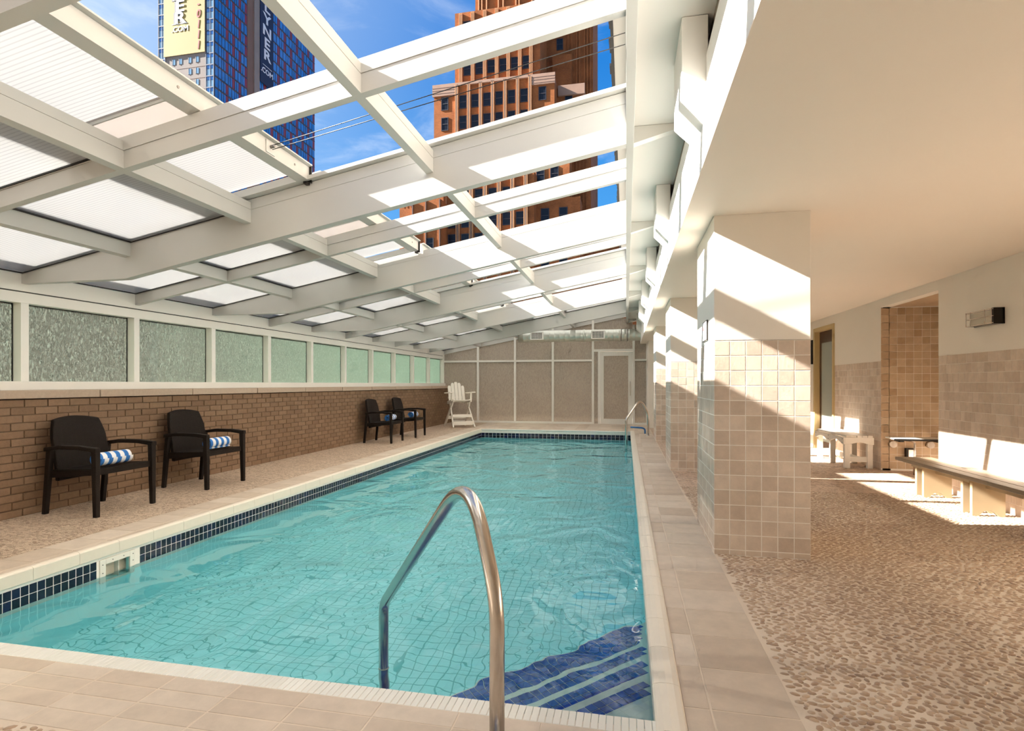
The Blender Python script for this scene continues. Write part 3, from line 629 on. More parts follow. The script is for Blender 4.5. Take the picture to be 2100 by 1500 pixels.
bm = BM(); y = 1.0; rr_ = random.Random(5)
while y < 14: w_ = .02 + rr_.uniform(0, .022); box(bm, -.112 - w_, -.108, y, y + .07, 4.215, 4.235 + rr_.uniform(0, .01)); y += .07
obj('sealant', bm, M['black'], fl_)
for k, y in enumerate(KY):
    kk = k - 5
    if y < 1: continue
    if kk % 2 == 0:
        bm = BM(); prism(bm, [(.056, 2.945), (.056, 3.068), (.43, 3.068), (.43, 3.045)], 'y', y - .035, y + .035)
        obj('soffit_fin', bm, M['frame_shade_lift'], None, label='tapered cream fin under the soffit at a deep rafter', cat='fin', group='soffit fins at the deep rafters', kind='structure')
    else:
        bm = BM(); prism(bm, [(.28, 2.68), (.28, 3.068), (.41, 3.068), (.41, 2.55)], 'y', y, y + .45)
        obj('soffit_bracket', bm, M['white'], None, bevel=.004, label='white box bracket hanging under the soffit', cat='bracket', group='white brackets along the soffit', kind='structure')

# ------------------------------------------------------------------ pillars
def pillar(x0, x1, y0, y1, label, far=False):
    p_ = empty('pillar', label=label, cat='pillar', kind='structure')
    bm = BM(); box(bm, x0, x1, y0, y1, 1.48, 2.346); obj('plaster', bm, M['wallpaint'], p_, .004)
    bm = BM(); box(bm, x0 + .0015, x1 - .0015, y0 + .0015, y1 - .0015, -.05, 1.478); obj('tile_backing', bm, M['grout'], p_)
    T = Tiles(p_, M['travw'], 'tile', .008, .0016, .0005); s_ = .1028
    nr = 15
    for r_ in range(nr):
        zt = 1.478 - r_ * s_; zb = max(zt - s_, 0); 
        if zt - zb < .02: continue
        zc, hh = (zt + zb) / 2, zt - zb - .005
        x = x0
        while x < x1 - .01:
            w_ = min(s_, x1 - x); T.add(w_ - .005, hh, (x + w_ / 2, y0, zc), '-y'); x += w_
        y = y0
        while y < y1 - .01:
            w_ = min(s_, y1 - y); T.add(w_ - .005, hh, (x0, y + w_ / 2, zc), '-x'); y += w_
    T.done(0 if far else 300)
    return p_
pillar(.596, 1.212, 4.02, 4.93, 'nearest tiled pillar, carrying the small framed notice')
pillar(.59, 1.206, 7.76, 8.67, 'second tiled pillar, partly hidden by the nearest one')
pillar(.59, 1.206, 11.5, 12.41, 'third tiled pillar, beside the far handrail', True)
bm = BM(); box(bm, .58, 1.2, 15.2, EY + .1, -.02, 2.345); obj('pillar', bm, M['wallpaint'], None, label='plain cream pillar against the glass end wall', cat='pillar', kind='structure')
# notice on the near pillar
nb = empty('notice', (.59, 4.40, 1.58), 0, 'small framed notice on the pool face of the nearest pillar', 'sign')
def pbox(name, m_, par, *a, bevel=0):
    bm = BM(); box(bm, *a); return obj(name, bm, m_, par, bevel)
pbox('notice_frame', M['blackmetal'], nb, -.006, .004, -.115, .115, -.075, .075); pbox('notice_face', M['banwhite'], nb, -.008, -.004, -.108, .108, -.068, .068)
for q in range(3): pbox('letter_mark', M['banred'], nb, -.0095, -.0075, -.06 + q * .045, -.035 + q * .045, .005, .035); pbox('letter_mark', M['steeld'], nb, -.0095, -.0075, -.06 + q * .045, -.035 + q * .045, -.045, -.02)

# ------------------------------------------------------------------ right wall with alcove and door
XW = 3.42; AY0, AY1 = 7.0, 8.42
wr = empty('wall_right', label='right aisle wall, cream plaster over a tall tiled dado', cat='wall', kind='structure')
bm = BM()
box(bm, XW, XW + .12, -2, AY0, 1.50, 2.345); box(bm, XW + .0015, XW + .12, -2, AY0, -.05, 1.50)
box(bm, XW, XW + .12, AY0, AY1, 2.23, 2.345)
box(bm, XW, XW + .12, AY1 + .0015, 10.13, 1.50, 2.345); box(bm, XW + .0015, XW + .12, AY1 + .0015, 10.13, -.05, 1.50)
box(bm, XW, XW + .12, 10.13, 11.15, 2.19, 2.345); box(bm, XW, XW + .12, 11.15, EY, -.05, 2.345)
obj('plaster', bm, M['wallpaint'], wr)
T = Tiles(wr, M['travw'], 'tile', .008, .001, .0003); s_ = .1
for y0, y1 in ((4.2, AY0), (AY1, 10.13)):
    for r_ in range(15):
        y = y0 - random.choice((0, .03, .06))
        while y < y1 - .01:
            w_ = random.choice((.1, .1, .1, .15, .07)); ya, yb = max(y, y0), min(y + w_, y1)
            if yb - ya > .02: T.add(yb - ya - .004, s_ - .004, (XW, (ya + yb) / 2, 1.495 - (r_ + .5) * s_), '-x')
            y += w_
T.done(300)
wa = empty('wall_alcove', label='honey tiled shower alcove set into the right aisle wall', cat='alcove', kind='structure')
bm = BM(); box(bm, XW + .02, 4.4, AY1 + .0015, AY1 + .1, -.05, 2.4); box(bm, 4.3, 4.4, AY0 - .1, AY1 + .01, -.05, 2.4); box(bm, XW + .12, 4.4, AY0 - .1, AY0, -.05, 2.4)
obj('backing', bm, M['grout'], wa)
bm = BM(); box(bm, XW + .005, 4.3, AY0, AY1, 2.232, 2.28); obj('alcove_ceiling', bm, M['alcove'], wa)
T = Tiles(wa, M['alcove'], 'tile', .008, .001, .0003)
for r_ in range(22):
    for c_ in range(9):
        w_ = .1; T.add(w_ - .004, w_ - .004, (XW + c_ * w_ + .05, AY1, 2.225 - (r_ + .5) * .1 - .004), '-y')
T.done(300)
# door
dr = empty('door_1', label='dark door with frosted pane in a tan frame beyond the alcove', cat='door', kind='structure')
pbox('door_leaf', M['doorwood'], dr, XW + .07, XW + .11, 10.2, 11.08, .01, 2.13)
pbox('door_pane', M['frosted'], dr, XW + .060, XW + .072, 10.33, 10.95, .15, 1.92)
for a in ((XW - .02, XW + .12, 10.13, 10.2, 0, 2.2), (XW - .02, XW + .12, 11.08, 11.15, 0, 2.2), (XW - .02, XW + .12, 10.2, 11.08, 2.13, 2.2)): pbox('door_frame', M['doorframe'], dr, *a, bevel=.004)
pbox('rope_hanger', M['blackmetal'], dr, XW - .03, XW - .01, 11.2, 11.26, 1.55, 2.0)
# wall lamp
wl_ = empty('wall_lamp', (XW, 6.11, 1.815), 0, 'bronze caged bulkhead lamp on the right wall', 'lamp')
pbox('back_plate', M['steeld'], wl_, -.02, 0, -.215, .215, -.075, .075, bevel=.004); pbox('diffuser', plain('lamp_glass', (.62, .56, .45), .4), wl_, -.075, -.02, -.17, .19, -.06, .06, bevel=.01)
bm = BM()
for z in (-.065, 0, .065): tube(bm, curve_pts([(0, -.21, z), (-.10, -.21, z), (-.10, .2, z), (-.02, .2, z)], .02, 3), .004, 6)
obj('cage_wire', bm, M['steel'], wl_)
for y in (-.2, -.1, .12, .19):
    bm = BM(); tube(bm, [(-.10, y, -.07), (-.10, y, .07)], .004, 6); obj('cage_bar', bm, M['steel'], wl_)
pbox('end_cap', M['blackmetal'], wl_, -.09, 0, -.215, -.185, -.075, .075)

# ------------------------------------------------------------------ end wall
we = empty('wall_end', label='glass end wall of beige rain glass in cream frames', cat='wall', kind='structure')
PXE = [-5.57, -4.45, -3.29, -2.14, -.955, .215, .60]
for x in PXE:
    h = zu(min(x, .0)) + .1 if x < .1 else 2.9
    pbox('post', M['frame_shade_lift'], we, x - .032, x + .032, EY - .03, EY + .07, 0, h, bevel=.003)
zt = 1.845
for a, b_ in zip(PXE, PXE[1:]):
    a_, b2 = a + .032, b_ - .032
    if abs(a + .955) < .01: continue
    pbox('rail', M['frame_shade_lift'], we, a_, b2, EY - .025, EY + .06, zt, zt + .06, bevel=.003)
    pbox('rail', M['frame_shade_lift'], we, a_, b2, EY - .025, EY + .06, 0, .06, bevel=.003)
    pbox('pane', M['glassE'], we, a_, b2, EY + .02, EY + .028, .06, zt)
    bm = BM()
    if b2 > .2: box(bm, a_, b2, EY + .02, EY + .028, zt + .06, 2.9)
    else: prism(bm, [(a_, zt + .06), (b2, zt + .06), (b2, zu(b2) + .08), (a_, zu(a_) + .08)], 'y', EY + .02, EY + .028)
    obj('pane', bm, M['glassE'], we)
    pbox('pane_edge', M['black'], we, a_, b2, EY + .015, EY + .02, zt - .008, zt)
# glass door in the end wall
de = empty('door_2', label='framed rain glass door in the end wall', cat='door', kind='structure')
a_, b2 = -.923, .183
pbox('door_header', M['frame_shade_lift'], de, a_, b2, EY - .025, EY + .06, 2.13, 2.20, bevel=.003)
pbox('transom_pane', M['glassE'], de, a_, b2, EY + .02, EY + .028, 2.20, 3.1)
pbox('side_pane', M['glassE'], de, a_, -.81, EY + .02, EY + .028, .02, 2.13)
pbox('jamb', M['frame_shade_lift'], de, -.81, -.745, EY - .03, EY + .06, 0, 2.13, bevel=.003)
lf = pbox('stile', M['frame_shade_lift'], de, -.74, -.64, EY - .01, EY + .04, .01, 2.12, bevel=.003)
pbox('stile', M['frame_shade_lift'], de, .06, .18, EY - .01, EY + .04, .01, 2.12, bevel=.003)
pbox('rail', M['frame_shade_lift'], de, -.64, .06, EY - .01, EY + .04, 2.0, 2.12, bevel=.003); pbox('rail', M['frame_shade_lift'], de, -.64, .06, EY - .01, EY + .04, .01, .16, bevel=.003)
pbox('pane', M['glassE'], de, -.64, .06, EY + .012, EY + .02, .16, 2.0)
bm = BM(); tube(bm, curve_pts([(.12, EY - .01, 1.25), (.12, EY - .07, 1.25), (.12, EY - .07, .85), (.12, EY - .01, .85)], .02, 3), .012, 8); obj('pull_handle', bm, M['steel'], de)
bm = BM(); box(bm, .632, 4.3, EY, EY + .1, -.05, 2.345); obj('wall_far', bm, M['wallpaint'], None, label='cream plaster wall closing the aisle beyond the pillars', cat='wall', kind='structure')
bm = BM(); box(bm, -6, 4.4, -2.1, -2, -.3, 4); obj('wall_back', bm, M['wallpaint'], None, label='cream wall behind the camera', cat='wall', kind='structure')
# duct with two grilles
du = empty('air_duct', label='round galvanised air duct across the end wall', cat='duct')
bm = BM(); r0 = .165
pts = []; rad = []; x = -3.05
while x < .5: pts += [(x, 15.75, 2.555), (x + .145, 15.75, 2.555), (x + .1475, 15.75, 2.555)]; rad += [r0, r0, r0 + .0012]; x += .15
tube(bm, pts, rad, 28); obj('duct_pipe', bm, M['duct'], du)
for x in (-1.18, -.15, .02): 
    bm = BM(); tube(bm, [(x, 15.75, 2.555), (x + .03, 15.75, 2.555)], r0 + .012, 28); obj('duct_band', bm, M['steeld'] if x > -.3 else M['duct'], du)
for i, x in enumerate((-2.5, -.77)):
    gr = empty('duct_grille', (x, 15.57, 2.56), 0, None)
    gr.parent = du
    pbox('grille_frame', M['white'], gr, -.19, .19, -.03, .03, -.115, -.085); pbox('grille_frame', M['white'], gr, -.19, .19, -.03, .03, .085, .115); pbox('grille_frame', M['white'], gr, -.19, -.15, -.03, .03, -.085, .085); pbox('grille_frame', M['white'], gr, .15, .19, -.03, .03, -.085, .085)
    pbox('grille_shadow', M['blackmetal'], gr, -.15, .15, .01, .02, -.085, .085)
    bm = BM()
    for q in range(1, 9): xx = -.15 + q * .3 / 9; box(bm, xx - .005, xx + .005, -.02, .0, -.085, .085)
    for q in range(1, 5): zz = -.085 + q * .17 / 5; box(bm, -.15, .15, -.018, .002, zz - .004, zz + .004)
    obj('grille_blade', bm, M['white'], gr)

# ------------------------------------------------------------------ wicker chairs
def rbox(bm, cx, cy, z0, z1, w0, d0, w1, d1, ox=0, oy=0):
    a = [bm.verts.new((cx + sx_ * w0 / 2, cy + sy_ * d0 / 2, z0)) for sx_, sy_ in ((-1, -1), (1, -1), (1, 1), (-1, 1))]
    b_ = [bm.verts.new((cx + ox + sx_ * w1 / 2, cy + oy + sy_ * d1 / 2, z1)) for sx_, sy_ in ((-1, -1), (1, -1), (1, 1), (-1, 1))]
    bm.faces.new(a[::-1]); bm.faces.new(b_)
    for k in range(4): bm.faces.new([a[k], a[(k + 1) % 4], b_[(k + 1) % 4], b_[k]])
def make_chair(label):
    # faces +x, origin at the middle of the footprint
    c = empty('wicker_armchair', label=label, cat='chair', group='dark wicker armchairs along the brick wall')
    W_ = M['wicker']; hx, hy = .285, .30
    for sy_ in (-1, 1):
        bm = BM(); rbox(bm, hx, sy_ * (hy - .005), 0, .60, .040, .040, .052, .052, -.01, 0); obj('leg', bm, W_, c, .006)
        bm = BM(); rbox(bm, -hx - .01, sy_ * (hy - .02), 0, .60, .040, .040, .05, .045, .06, 0); obj('leg', bm, W_, c, .006)
        bm = BM(); pts = [(-.26, .575), (-.26, .61), (-.1, .632), (.12, .632), (.305, .615), (.305, .572), (.12, .595), (-.1, .595)]
        prism(bm, pts, 'y', sy_ * hy - .027, sy_ * hy + .027); obj('armrest', bm, W_, c, .008)
        bm = BM(); prism(bm, [(-.24, .33), (.26, .37), (.26, .42), (-.24, .40)], 'y', sy_ * (hy - .03) - .012, sy_ * (hy - .03) + .012); obj('side_rail', bm, W_, c, .004)
    bm = BM(); nx, ny = 6, 8; g = []
    for i in range(nx + 1):
        r_ = []
        for j in range(ny + 1):
            u = i / nx; v = j / ny * 2 - 1; r_.append((-.22 + u * .5, v * (hy - .03), .425 - .02 * math.sin(math.pi * u) * (1 - v * v) - .02 * (1 - u)))
        g.append(r_)
    top = [[bm.verts.new(q) for q in r_] for r_ in g]; bot = [[bm.verts.new((q[0], q[1], q[2] - .055)) for q in r_] for r_ in g]
    for i in range(nx):
        for j in range(ny): bm.faces.new([top[i][j], top[i + 1][j], top[i + 1][j + 1], top[i][j + 1]]); bm.faces.new([bot[i][j], bot[i][j + 1], bot[i + 1][j + 1], bot[i + 1][j]])
    for i in range(nx): bm.faces.new([top[i][0], bot[i][0], bot[i + 1][0], top[i + 1][0]]); bm.faces.new([top[i][ny], top[i + 1][ny], bot[i + 1][ny], bot[i][ny]])
    for j in range(ny): bm.faces.new([top[0][j], top[0][j + 1], bot[0][j + 1], bot[0][j]]); bm.faces.new([top[nx][j], bot[nx][j], bot[nx][j + 1], top[nx][j + 1]])
    obj('seat', bm, W_, c)
    bm = BM(); nz, ny = 12, 10; F_, B_ = [], []
    for i in range(nz + 1):
        q = i / nz; z = .30 + q * .58; half = .262 * (1 - .02 * abs(q - .5)) if q < .65 else .262 - .042 * ((q - .65) / .35) ** 1.3
        x = -.205 - .10 * q ** 1.3 - .0 * q; f, b_ = [], []
        for j in range(ny + 1):
            v = j / ny * 2 - 1; zz = z - (.03 * v * v) * max(0, (q - .7) / .3); xx = x + .035 * v * v
            f.append(bm.verts.new((xx, v * half, zz))); b_.append(bm.verts.new((xx - .04, v * half, zz)))
        F_.append(f); B_.append(b_)
    for i in range(nz):
        for j in range(ny): bm.faces.new([F_[i][j], F_[i][j + 1], F_[i + 1][j + 1], F_[i + 1][j]]); bm.faces.new([B_[i][j], B_[i + 1][j], B_[i + 1][j + 1], B_[i][j + 1]])
        bm.faces.new([F_[i][0], F_[i + 1][0], B_[i + 1][0], B_[i][0]]); bm.faces.new([F_[i][ny], B_[i][ny], B_[i + 1][ny], F_[i + 1][ny]])
    for j in range(ny): bm.faces.new([F_[0][j], B_[0][j], B_[0][j + 1], F_[0][j + 1]]); bm.faces.new([F_[nz][j], F_[nz][j + 1], B_[nz][j + 1], B_[nz][j]])
    obj('backrest', bm, W_, c, .008)
    return c
def copy_tree(o_, parent=None):
    c = o_.copy(); COL.objects.link(c); c.parent = parent
    for ch in o_.children: copy_tree(ch, c)
    return c
ch0 = make_chair('dark wicker armchair nearest the camera, against the brick wall')
def make_towel():
    bm = BM(); R = .069; turns = 3.2; th = .011; n = 90; Lh = .165
    prof_o, prof_i = [], []
    for k in range(n + 1):
        an = 2 * math.pi * turns * k / n; r = .018 + (R - .018) * k / n
        prof_o.append((math.cos(an) * r, math.sin(an) * r)); prof_i.append((math.cos(an) * (r - th), math.sin(an) * (r - th)))
    ring = []
    ny = 2
    ys = [-Lh, -Lh + .01, Lh - .01, Lh]
    for yi, yv in enumerate(ys):
        s_ = .985 if yi in (0, 3) else 1
        ring.append(([bm.verts.new((a * s_, yv, b_ * s_)) for a, b_ in prof_o], [bm.verts.new((a, yv, b_)) for a, b_ in prof_i]))
    for q in range(3):
        (o0, i0), (o1, i1) = ring[q], ring[q + 1]
        for k in range(n): bm.faces.new([o0[k], o0[k + 1], o1[k + 1], o1[k]]); bm.faces.new([i0[k], i1[k], i1[k + 1], i0[k + 1]])
        bm.faces.new([o0[n], i0[n], i1[n], o1[n]])
    for q in (0, 3):
        o0, i0 = ring[q]
        for k in range(n): bm.faces.new([o0[k], i0[k], i0[k + 1], o0[k + 1]])
    return obj('rolled_towel', bm, M['towel'], None, smooth=False, label='blue and white striped towel rolled on the nearest wicker armchair', cat='towel', group='striped towels on the wicker chairs')
tw0 = make_towel()
spots = [(-4.87, 4.32, 0, (-4.735, 4.31)), (-4.86, 5.62, 0, (-4.72, 5.66)), (-4.84, 10.48, .02, (-4.72, 10.55)), (-4.82, 11.72, .02, (-4.70, 11.72))]
clab = ['dark wicker armchair nearest the camera, against the brick wall', 'dark wicker armchair second from the camera along the brick wall', 'dark wicker armchair third along the wall, just before the last', 'dark wicker armchair closest to the white lifeguard chair']
tlab = ['striped towel rolled on the nearest wicker armchair', 'striped towel rolled on the second wicker armchair', 'striped towel rolled on the third wicker armchair', 'striped towel rolled on the wicker armchair closest to the lifeguard chair']
for i, (x, y, a, tp_) in enumerate(spots):
    c = ch0 if i == 0 else copy_tree(ch0); c.location = (x, y, -.002); c.rotation_euler.z = a; c['label'] = clab[i]
    t_ = tw0 if i == 0 else copy_tree(tw0); t_.location = (tp_[0], tp_[1], .422 + .070); t_.rotation_euler = (0, 1.2 + i, a); t_['label'] = 'blue and white ' + tlab[i]
# ------------------------------------------------------------------ lifeguard chair
lg = empty('lifeguard_chair', (-4.52, 14.65, 0), math.radians(-55), 'tall white slatted lifeguard chair in the far corner', 'chair')
PW = M['plastic_white']
def beam(name, p0, p1, w, d, par, m_=PW, up=(0, 0, 1)):
    p0, p1 = Vector(p0), Vector(p1); dv = (p1 - p0); L_ = dv.length; dv.normalize(); u = Vector(up); s_ = dv.cross(u)
    if s_.length < 1e-3: s_ = Vector((1, 0, 0))
    s_.normalize(); u = s_.cross(dv)
    bm = BM(); vs = []
    for q in (0, 1):
        c_ = p0 if q == 0 else p1; vs.append([bm.verts.new(c_ + s_ * a * w / 2 + u * b_ * d / 2) for a, b_ in ((-1, -1), (1, -1), (1, 1), (-1, 1))])
    bm.faces.new(vs[0][::-1]); bm.faces.new(vs[1])
    for k in range(4): bm.faces.new([vs[0][k], vs[0][(k + 1) % 4], vs[1][(k + 1) % 4], vs[1][k]])
    return obj(name, bm, m_, par, .003)
for s_ in (-1, 1):
    # faces +x
    beam('leg', (.40, s_ * .30, 0), (-.12, s_ * .24, .72), .035, .07, lg); beam('leg', (-.42, s_ * .30, 0), (.20, s_ * .24, .74), .035, .07, lg)
    beam('seat_side', (-.30, s_ * .25, .66), (.26, s_ * .25, .73), .035, .08, lg)
    beam('arm_post', (.16, s_ * .28, .72), (.18, s_ * .28, .94), .03, .07, lg)
    beam('armrest', (-.26, s_ * .31, .93), (.30, s_ * .31, .955), .11, .025, lg)
for q in range(5): beam('seat_slat', (-.22 + q * .11, -.26, .69 + q * .012), (-.22 + q * .11, .26, .69 + q * .012), .095, .02, lg)
for q in range(5):
    yy = (q - 2) * .098; hgt = 1.24 - .012 * (q - 2) ** 2 * 2.2
    bm = BM(); x0, x1 = -.20, -.37
    prism(bm, [(yy - .044, .66), (yy + .044, .66), (yy + .044 * (1 + 0), hgt - .02 - (.02 if q > 2 else 0)), (yy + .02, hgt), (yy - .02, hgt), (yy - .044, hgt - .02 - (.02 if q < 2 else 0))], 'x', -.012, .012)
    for v in bm.verts: v.co.x += x0 + (x1 - x0) * (v.co.z - .66) / .58
    obj('back_slat', bm, PW, lg, .003)
beam('back_rail', (-.27, -.25, .80), (-.27, .25, .80), .03, .06, lg)
beam('step', (.30, -.30, .14), (.30, .30, .14), .14, .03, lg); beam('step', (.17, -.28, .33), (.17, .28, .33), .14, .03, lg); beam('step_riser', (.36, -.29, .12), (.36, .29, .12), .03, .10, lg); beam('step_riser', (.24, -.28, .31), (.24, .28, .31), .03, .08, lg)
beam('rear_rail', (-.22, -.28, .25), (-.22, .28, .25), .03, .09, lg)

# ------------------------------------------------------------------ handrails
def rail(name, foot, post, ztop, zbend, zlow, label, tpk=.17):
    P = Vector((*foot, 0)); Q = Vector((*post, 0)); D = Q - P
    pk = P + D * tpk
    c = [P + Vector((0, 0, -.0)), P + D * .0 + Vector((0, 0, ztop - .28)), pk + Vector((0, 0, ztop + .10)), Q - D * .0 + Vector((0, 0, zbend)), Q + Vector((0, 0, zlow))]
    pts = curve_pts(c, [0, .10, .26, .06, 0], 10)
    h = empty(name, label=label, cat='handrail')
    bm = BM(); tube(bm, pts, .0238, 20); obj('rail_tube', bm, M['steel'], h, smooth=True)
    bm = BM(); tube(bm, [P + Vector((0, 0, -.002)), P + Vector((0, 0, .012))], [.055, .045], 20); obj('escutcheon', bm, M['steel'], h)
    bm = BM(); tube(bm, [Q + Vector((0, 0, ZW - .006)), Q + Vector((0, 0, ZW - .002))], .026, 16); obj('rail_joint', bm, M['steel'], h)
rail('handrail', (-.39, 1.655), (-1.167, 2.525), .79, .10, -.75, 'curved brushed steel handrail at the near pool steps')
rail('handrail', (.49, 12.9), (.0, 12.15), .77, .42, -.75, 'curved brushed steel handrail at the far end of the pool', .35)
bm = BM(); tube(bm, curve_pts([(.44, 13.45, 0), (.44, 13.45, .135), (.10, 13.45, .15)], .1, 6), .02, 12); bp = obj('vacuum_hose', bm, M['bluepipe'], None, smooth=True, label='short bent blue pipe standing beside the far handrail', cat='pipe')

# ------------------------------------------------------------------ benches
wbn = empty('white_bench', (0, 0, 0), 0, 'small white slatted bench in front of the dark door', 'bench')
x0, x1, y0, y1 = 3.0, 3.36, 8.48, 9.68
for q in range(5): xx = x0 + .01 + q * (x1 - x0 - .02) / 5; pbox('seat_slat', PW, wbn, xx, xx + .064, y0, y1, .435, .462, bevel=.003)
def apron(pts, ax, a, b_):
    bm = BM(); prism(bm, pts, ax, a, b_); obj('apron', bm, PW, wbn, .002)
def arch(a, b_, zt_, zl, zm):
    n = 8; return [(a, zt_), (a, zl)] + [(a + .06 + (b_ - a - .12) * k / n, zl + (zm - zl) * math.sin(math.pi * k / n)) for k in range(n + 1)] + [(b_, zl), (b_, zt_)]
apron(arch(x0, x1, .434, .335, .365), 'y', y0, y0 + .03); apron(arch(x0, x1, .434, .335, .365), 'y', y1 - .03, y1)
ymid = (y0 + y1) / 2
apron(arch(y0, ymid, .434, .335, .385), 'x', x0 - .022, x0 - .001); apron(arch(ymid, y1, .434, .335, .385), 'x', x0 - .022, x0 - .001)
for yy in (y0 + .03, ymid - .03, y1 - .09):
    for xx in (x0 + .002, x1 - .07): pbox('leg', PW, wbn, xx, xx + .068, yy, yy + .06, 0, .434, bevel=.003)
for yy in (y0 + .045, y1 - .08): pbox('stretcher', PW, wbn, x0 + .07, x1 - .07, yy, yy + .025, .09, .16)
pbox('stretcher', PW, wbn, x0 + .15, x0 + .21, y0 + .07, y1 - .08, .10, .16)
for yy, zz in ((y0 + .05, .41), (ymid, .41), (y1 - .05, .41), (y0 + .05, .36), (ymid, .36)):
    bm = BM(); tube(bm, [(x0 - .023, yy, zz), (x0 - .027, yy, zz)], .008, 8); obj('screw', bm, M['steeld'], wbn)
lb = empty('long_bench', (0, 0, 0), 0, 'long weathered brown plank bench on tan board legs by the right wall', 'bench')
for q in range(3): xx = 2.985 + q * .125; pbox('plank', M['lumber'], lb, xx, xx + .118, 4.3, 7.0, .322, .358, bevel=.004)
for y in (6.48, 5.66, 4.7):
    bm = BM(); n = 8; a, b_ = 3.03, 3.29
    prism(bm, [(a, .30), (a, 0), (a + .05, 0)] + [(a + .05 + (b_ - a - .1) * k / n, .055 * math.sin(math.pi * k / n)) for k in range(1, n)] + [(b_ - .05, 0), (b_, 0), (b_, .30)], 'y', y, y + .035)
    obj('leg', bm, M['lumberleg'], lb, .003)
    bm = BM(); prism(bm, [(a, .30), (a, 0), (a + .05, 0)] + [(a + .05 + (b_ - a - .1) * k / n, .055 * math.sin(math.pi * k / n)) for k in range(1, n)] + [(b_ - .05, 0), (b_, 0), (b_, .30)], 'y', y + .14, y + .175)
    obj('leg', bm, M['lumberleg'], lb, .003)
    pbox('cleat', M['lumberleg'], lb, 3.0, 3.33, y - .01, y + .185, .298, .322)
pbox('stringer', M['lumberleg'], lb, 3.14, 3.18, 4.6, 6.48, .25, .31)
# shower seat in the alcove
ss = empty('shower_seat', (0, 0, 0), 0, 'folding shower seat with steel frame in the tiled alcove', 'shower seat')
bm = BM(); box(bm, 3.42, 4.1, 8.0, 8.30, .452, .472); obj('seat_board', bm, M['plastic_white'], ss, .006)
pbox('seat_edge', M['blackmetal'], ss, 3.40, 4.1, 7.985, 8.0, .445, .47)
for xx in (3.55, 4.0):
    bm = BM(); tube(bm, [(xx, 8.415, .36), (xx, 8.36, .36)], .045, 16); obj('wall_flange', bm, M['steel'], ss)
    bm = BM(); tube(bm, curve_pts([(xx + .09, 8.38, .43), (xx + .12, 8.06, .43), (xx + .11, 8.06, .0)], .05, 5), .013, 10); obj('leg', bm, M['steel'], ss)
    pbox('hinge', M['blackmetal'], ss, xx + .05, xx + .1, 8.3, 8.41, .40, .45)
sb = empty('junction_box', (3.77, 8.40, .235), 0, 'small metal box on the alcove wall below the shower seat', 'box')
pbox('box_body', M['steel'], sb, -.045, .045, -.05, .015, -.06, .06, bevel=.004); pbox('box_side', M['blackmetal'], sb, -.065, -.046, -.045, .015, -.065, .075)
pbox('box_lid', M['blackmetal'], sb, -.04, .04, -.05, .015, .062, .075)

# ------------------------------------------------------------------ outside: neighbours seen through glass
bm = BM(); box(bm, -140, 60, -60, 200, -14.2, -14); obj('ground', bm, M['asphalt'], None, label='flat grey ground far below the roof terrace', cat='ground', kind='structure')
bm = BM(); box(bm, -9.5, -5.75, -3, EY + 4, -.5, -.1); obj('terrace', bm, M['asphalt'], None, label='gravel terrace outside the strip window', cat='terrace', kind='structure')
bm = BM(); box(bm, -30, -24, -20, 24, -14, 9); obj('neighbour_building', bm, M['outwall'], None, label='plain taupe building beyond the strip window', cat='building')
bm = BM(); box(bm, -9.5, .6, 19.4, 19.6, -.3, 3.05); obj('terrace_wall', bm, M['outwall'], None, label='taupe terrace wall behind the glass end wall', cat='wall', kind='structure')
bm = BM(); box(bm, -9.5, .6, EY + .1, 19.4, -.3, -.05); obj('terrace', bm, M['asphalt'], None, label='gravel strip behind the glass end wall', cat='terrace', kind='structure')

# ------------------------------------------------------------------ orange brick tower
bt = empty('brick_tower', label='stepped orange brick high-rise with vertical piers, seen through the open roof', cat='building')
TB, TP, TS = M['tbrick'], M['tpier'], M['tstone']
def mass(x0, x1, y, z1, dy=14, z0=0, name='tower_block', m_=TB): return pbox(name, m_, bt, x0, x1, y, y + dy, z0, z1)
def win(x0, x1, y, z0, z1, par=None):
    par = par or bt
    bm = BM(); box(bm, x0, x1, y - .02, y + .02, z0, z1); w_ = obj('window', bm, M['dglass'], par)
    bm = BM(); f_ = .07
    box(bm, x0 - f_, x0, y - .08, y + .01, z0 - f_, z1 + f_); box(bm, x1, x1 + f_, y - .08, y + .01, z0 - f_, z1 + f_); box(bm, x0, x1, y - .08, y + .01, z1, z1 + f_); box(bm, x0, x1, y - .08, y + .01, z0 - f_, z0); zm = (z0 + z1) / 2; box(bm, x0, x1, y - .06, y - .02, zm - .04, zm + .04)
    obj('window_frame', bm, M['dframe'], w_)
def pier(x, w, y, z0, z1, d=.28, m_=TP, name='pier'): pbox(name, m_, bt, x - w / 2, x + w / 2, y - d, y, z0, z1)
# rear dark wing
mass(-11.2, -4.2, 72, 80, 12)
for x in (-10.8, -10.4, -7.4, -6.9, -6.3, -5.9, -5.3, -4.9, -4.5): pier(x, .16, 72, 0, 80, .22, TB)
for z in (54.7, 50.7, 48.5, 45.03, 41.8, 38, 34): win(-8.85, -8.15, 72, z, z + 1.35)
pbox('balcony', TB, bt, -9.4, -6.9, 71.3, 72, 35, 43.9)
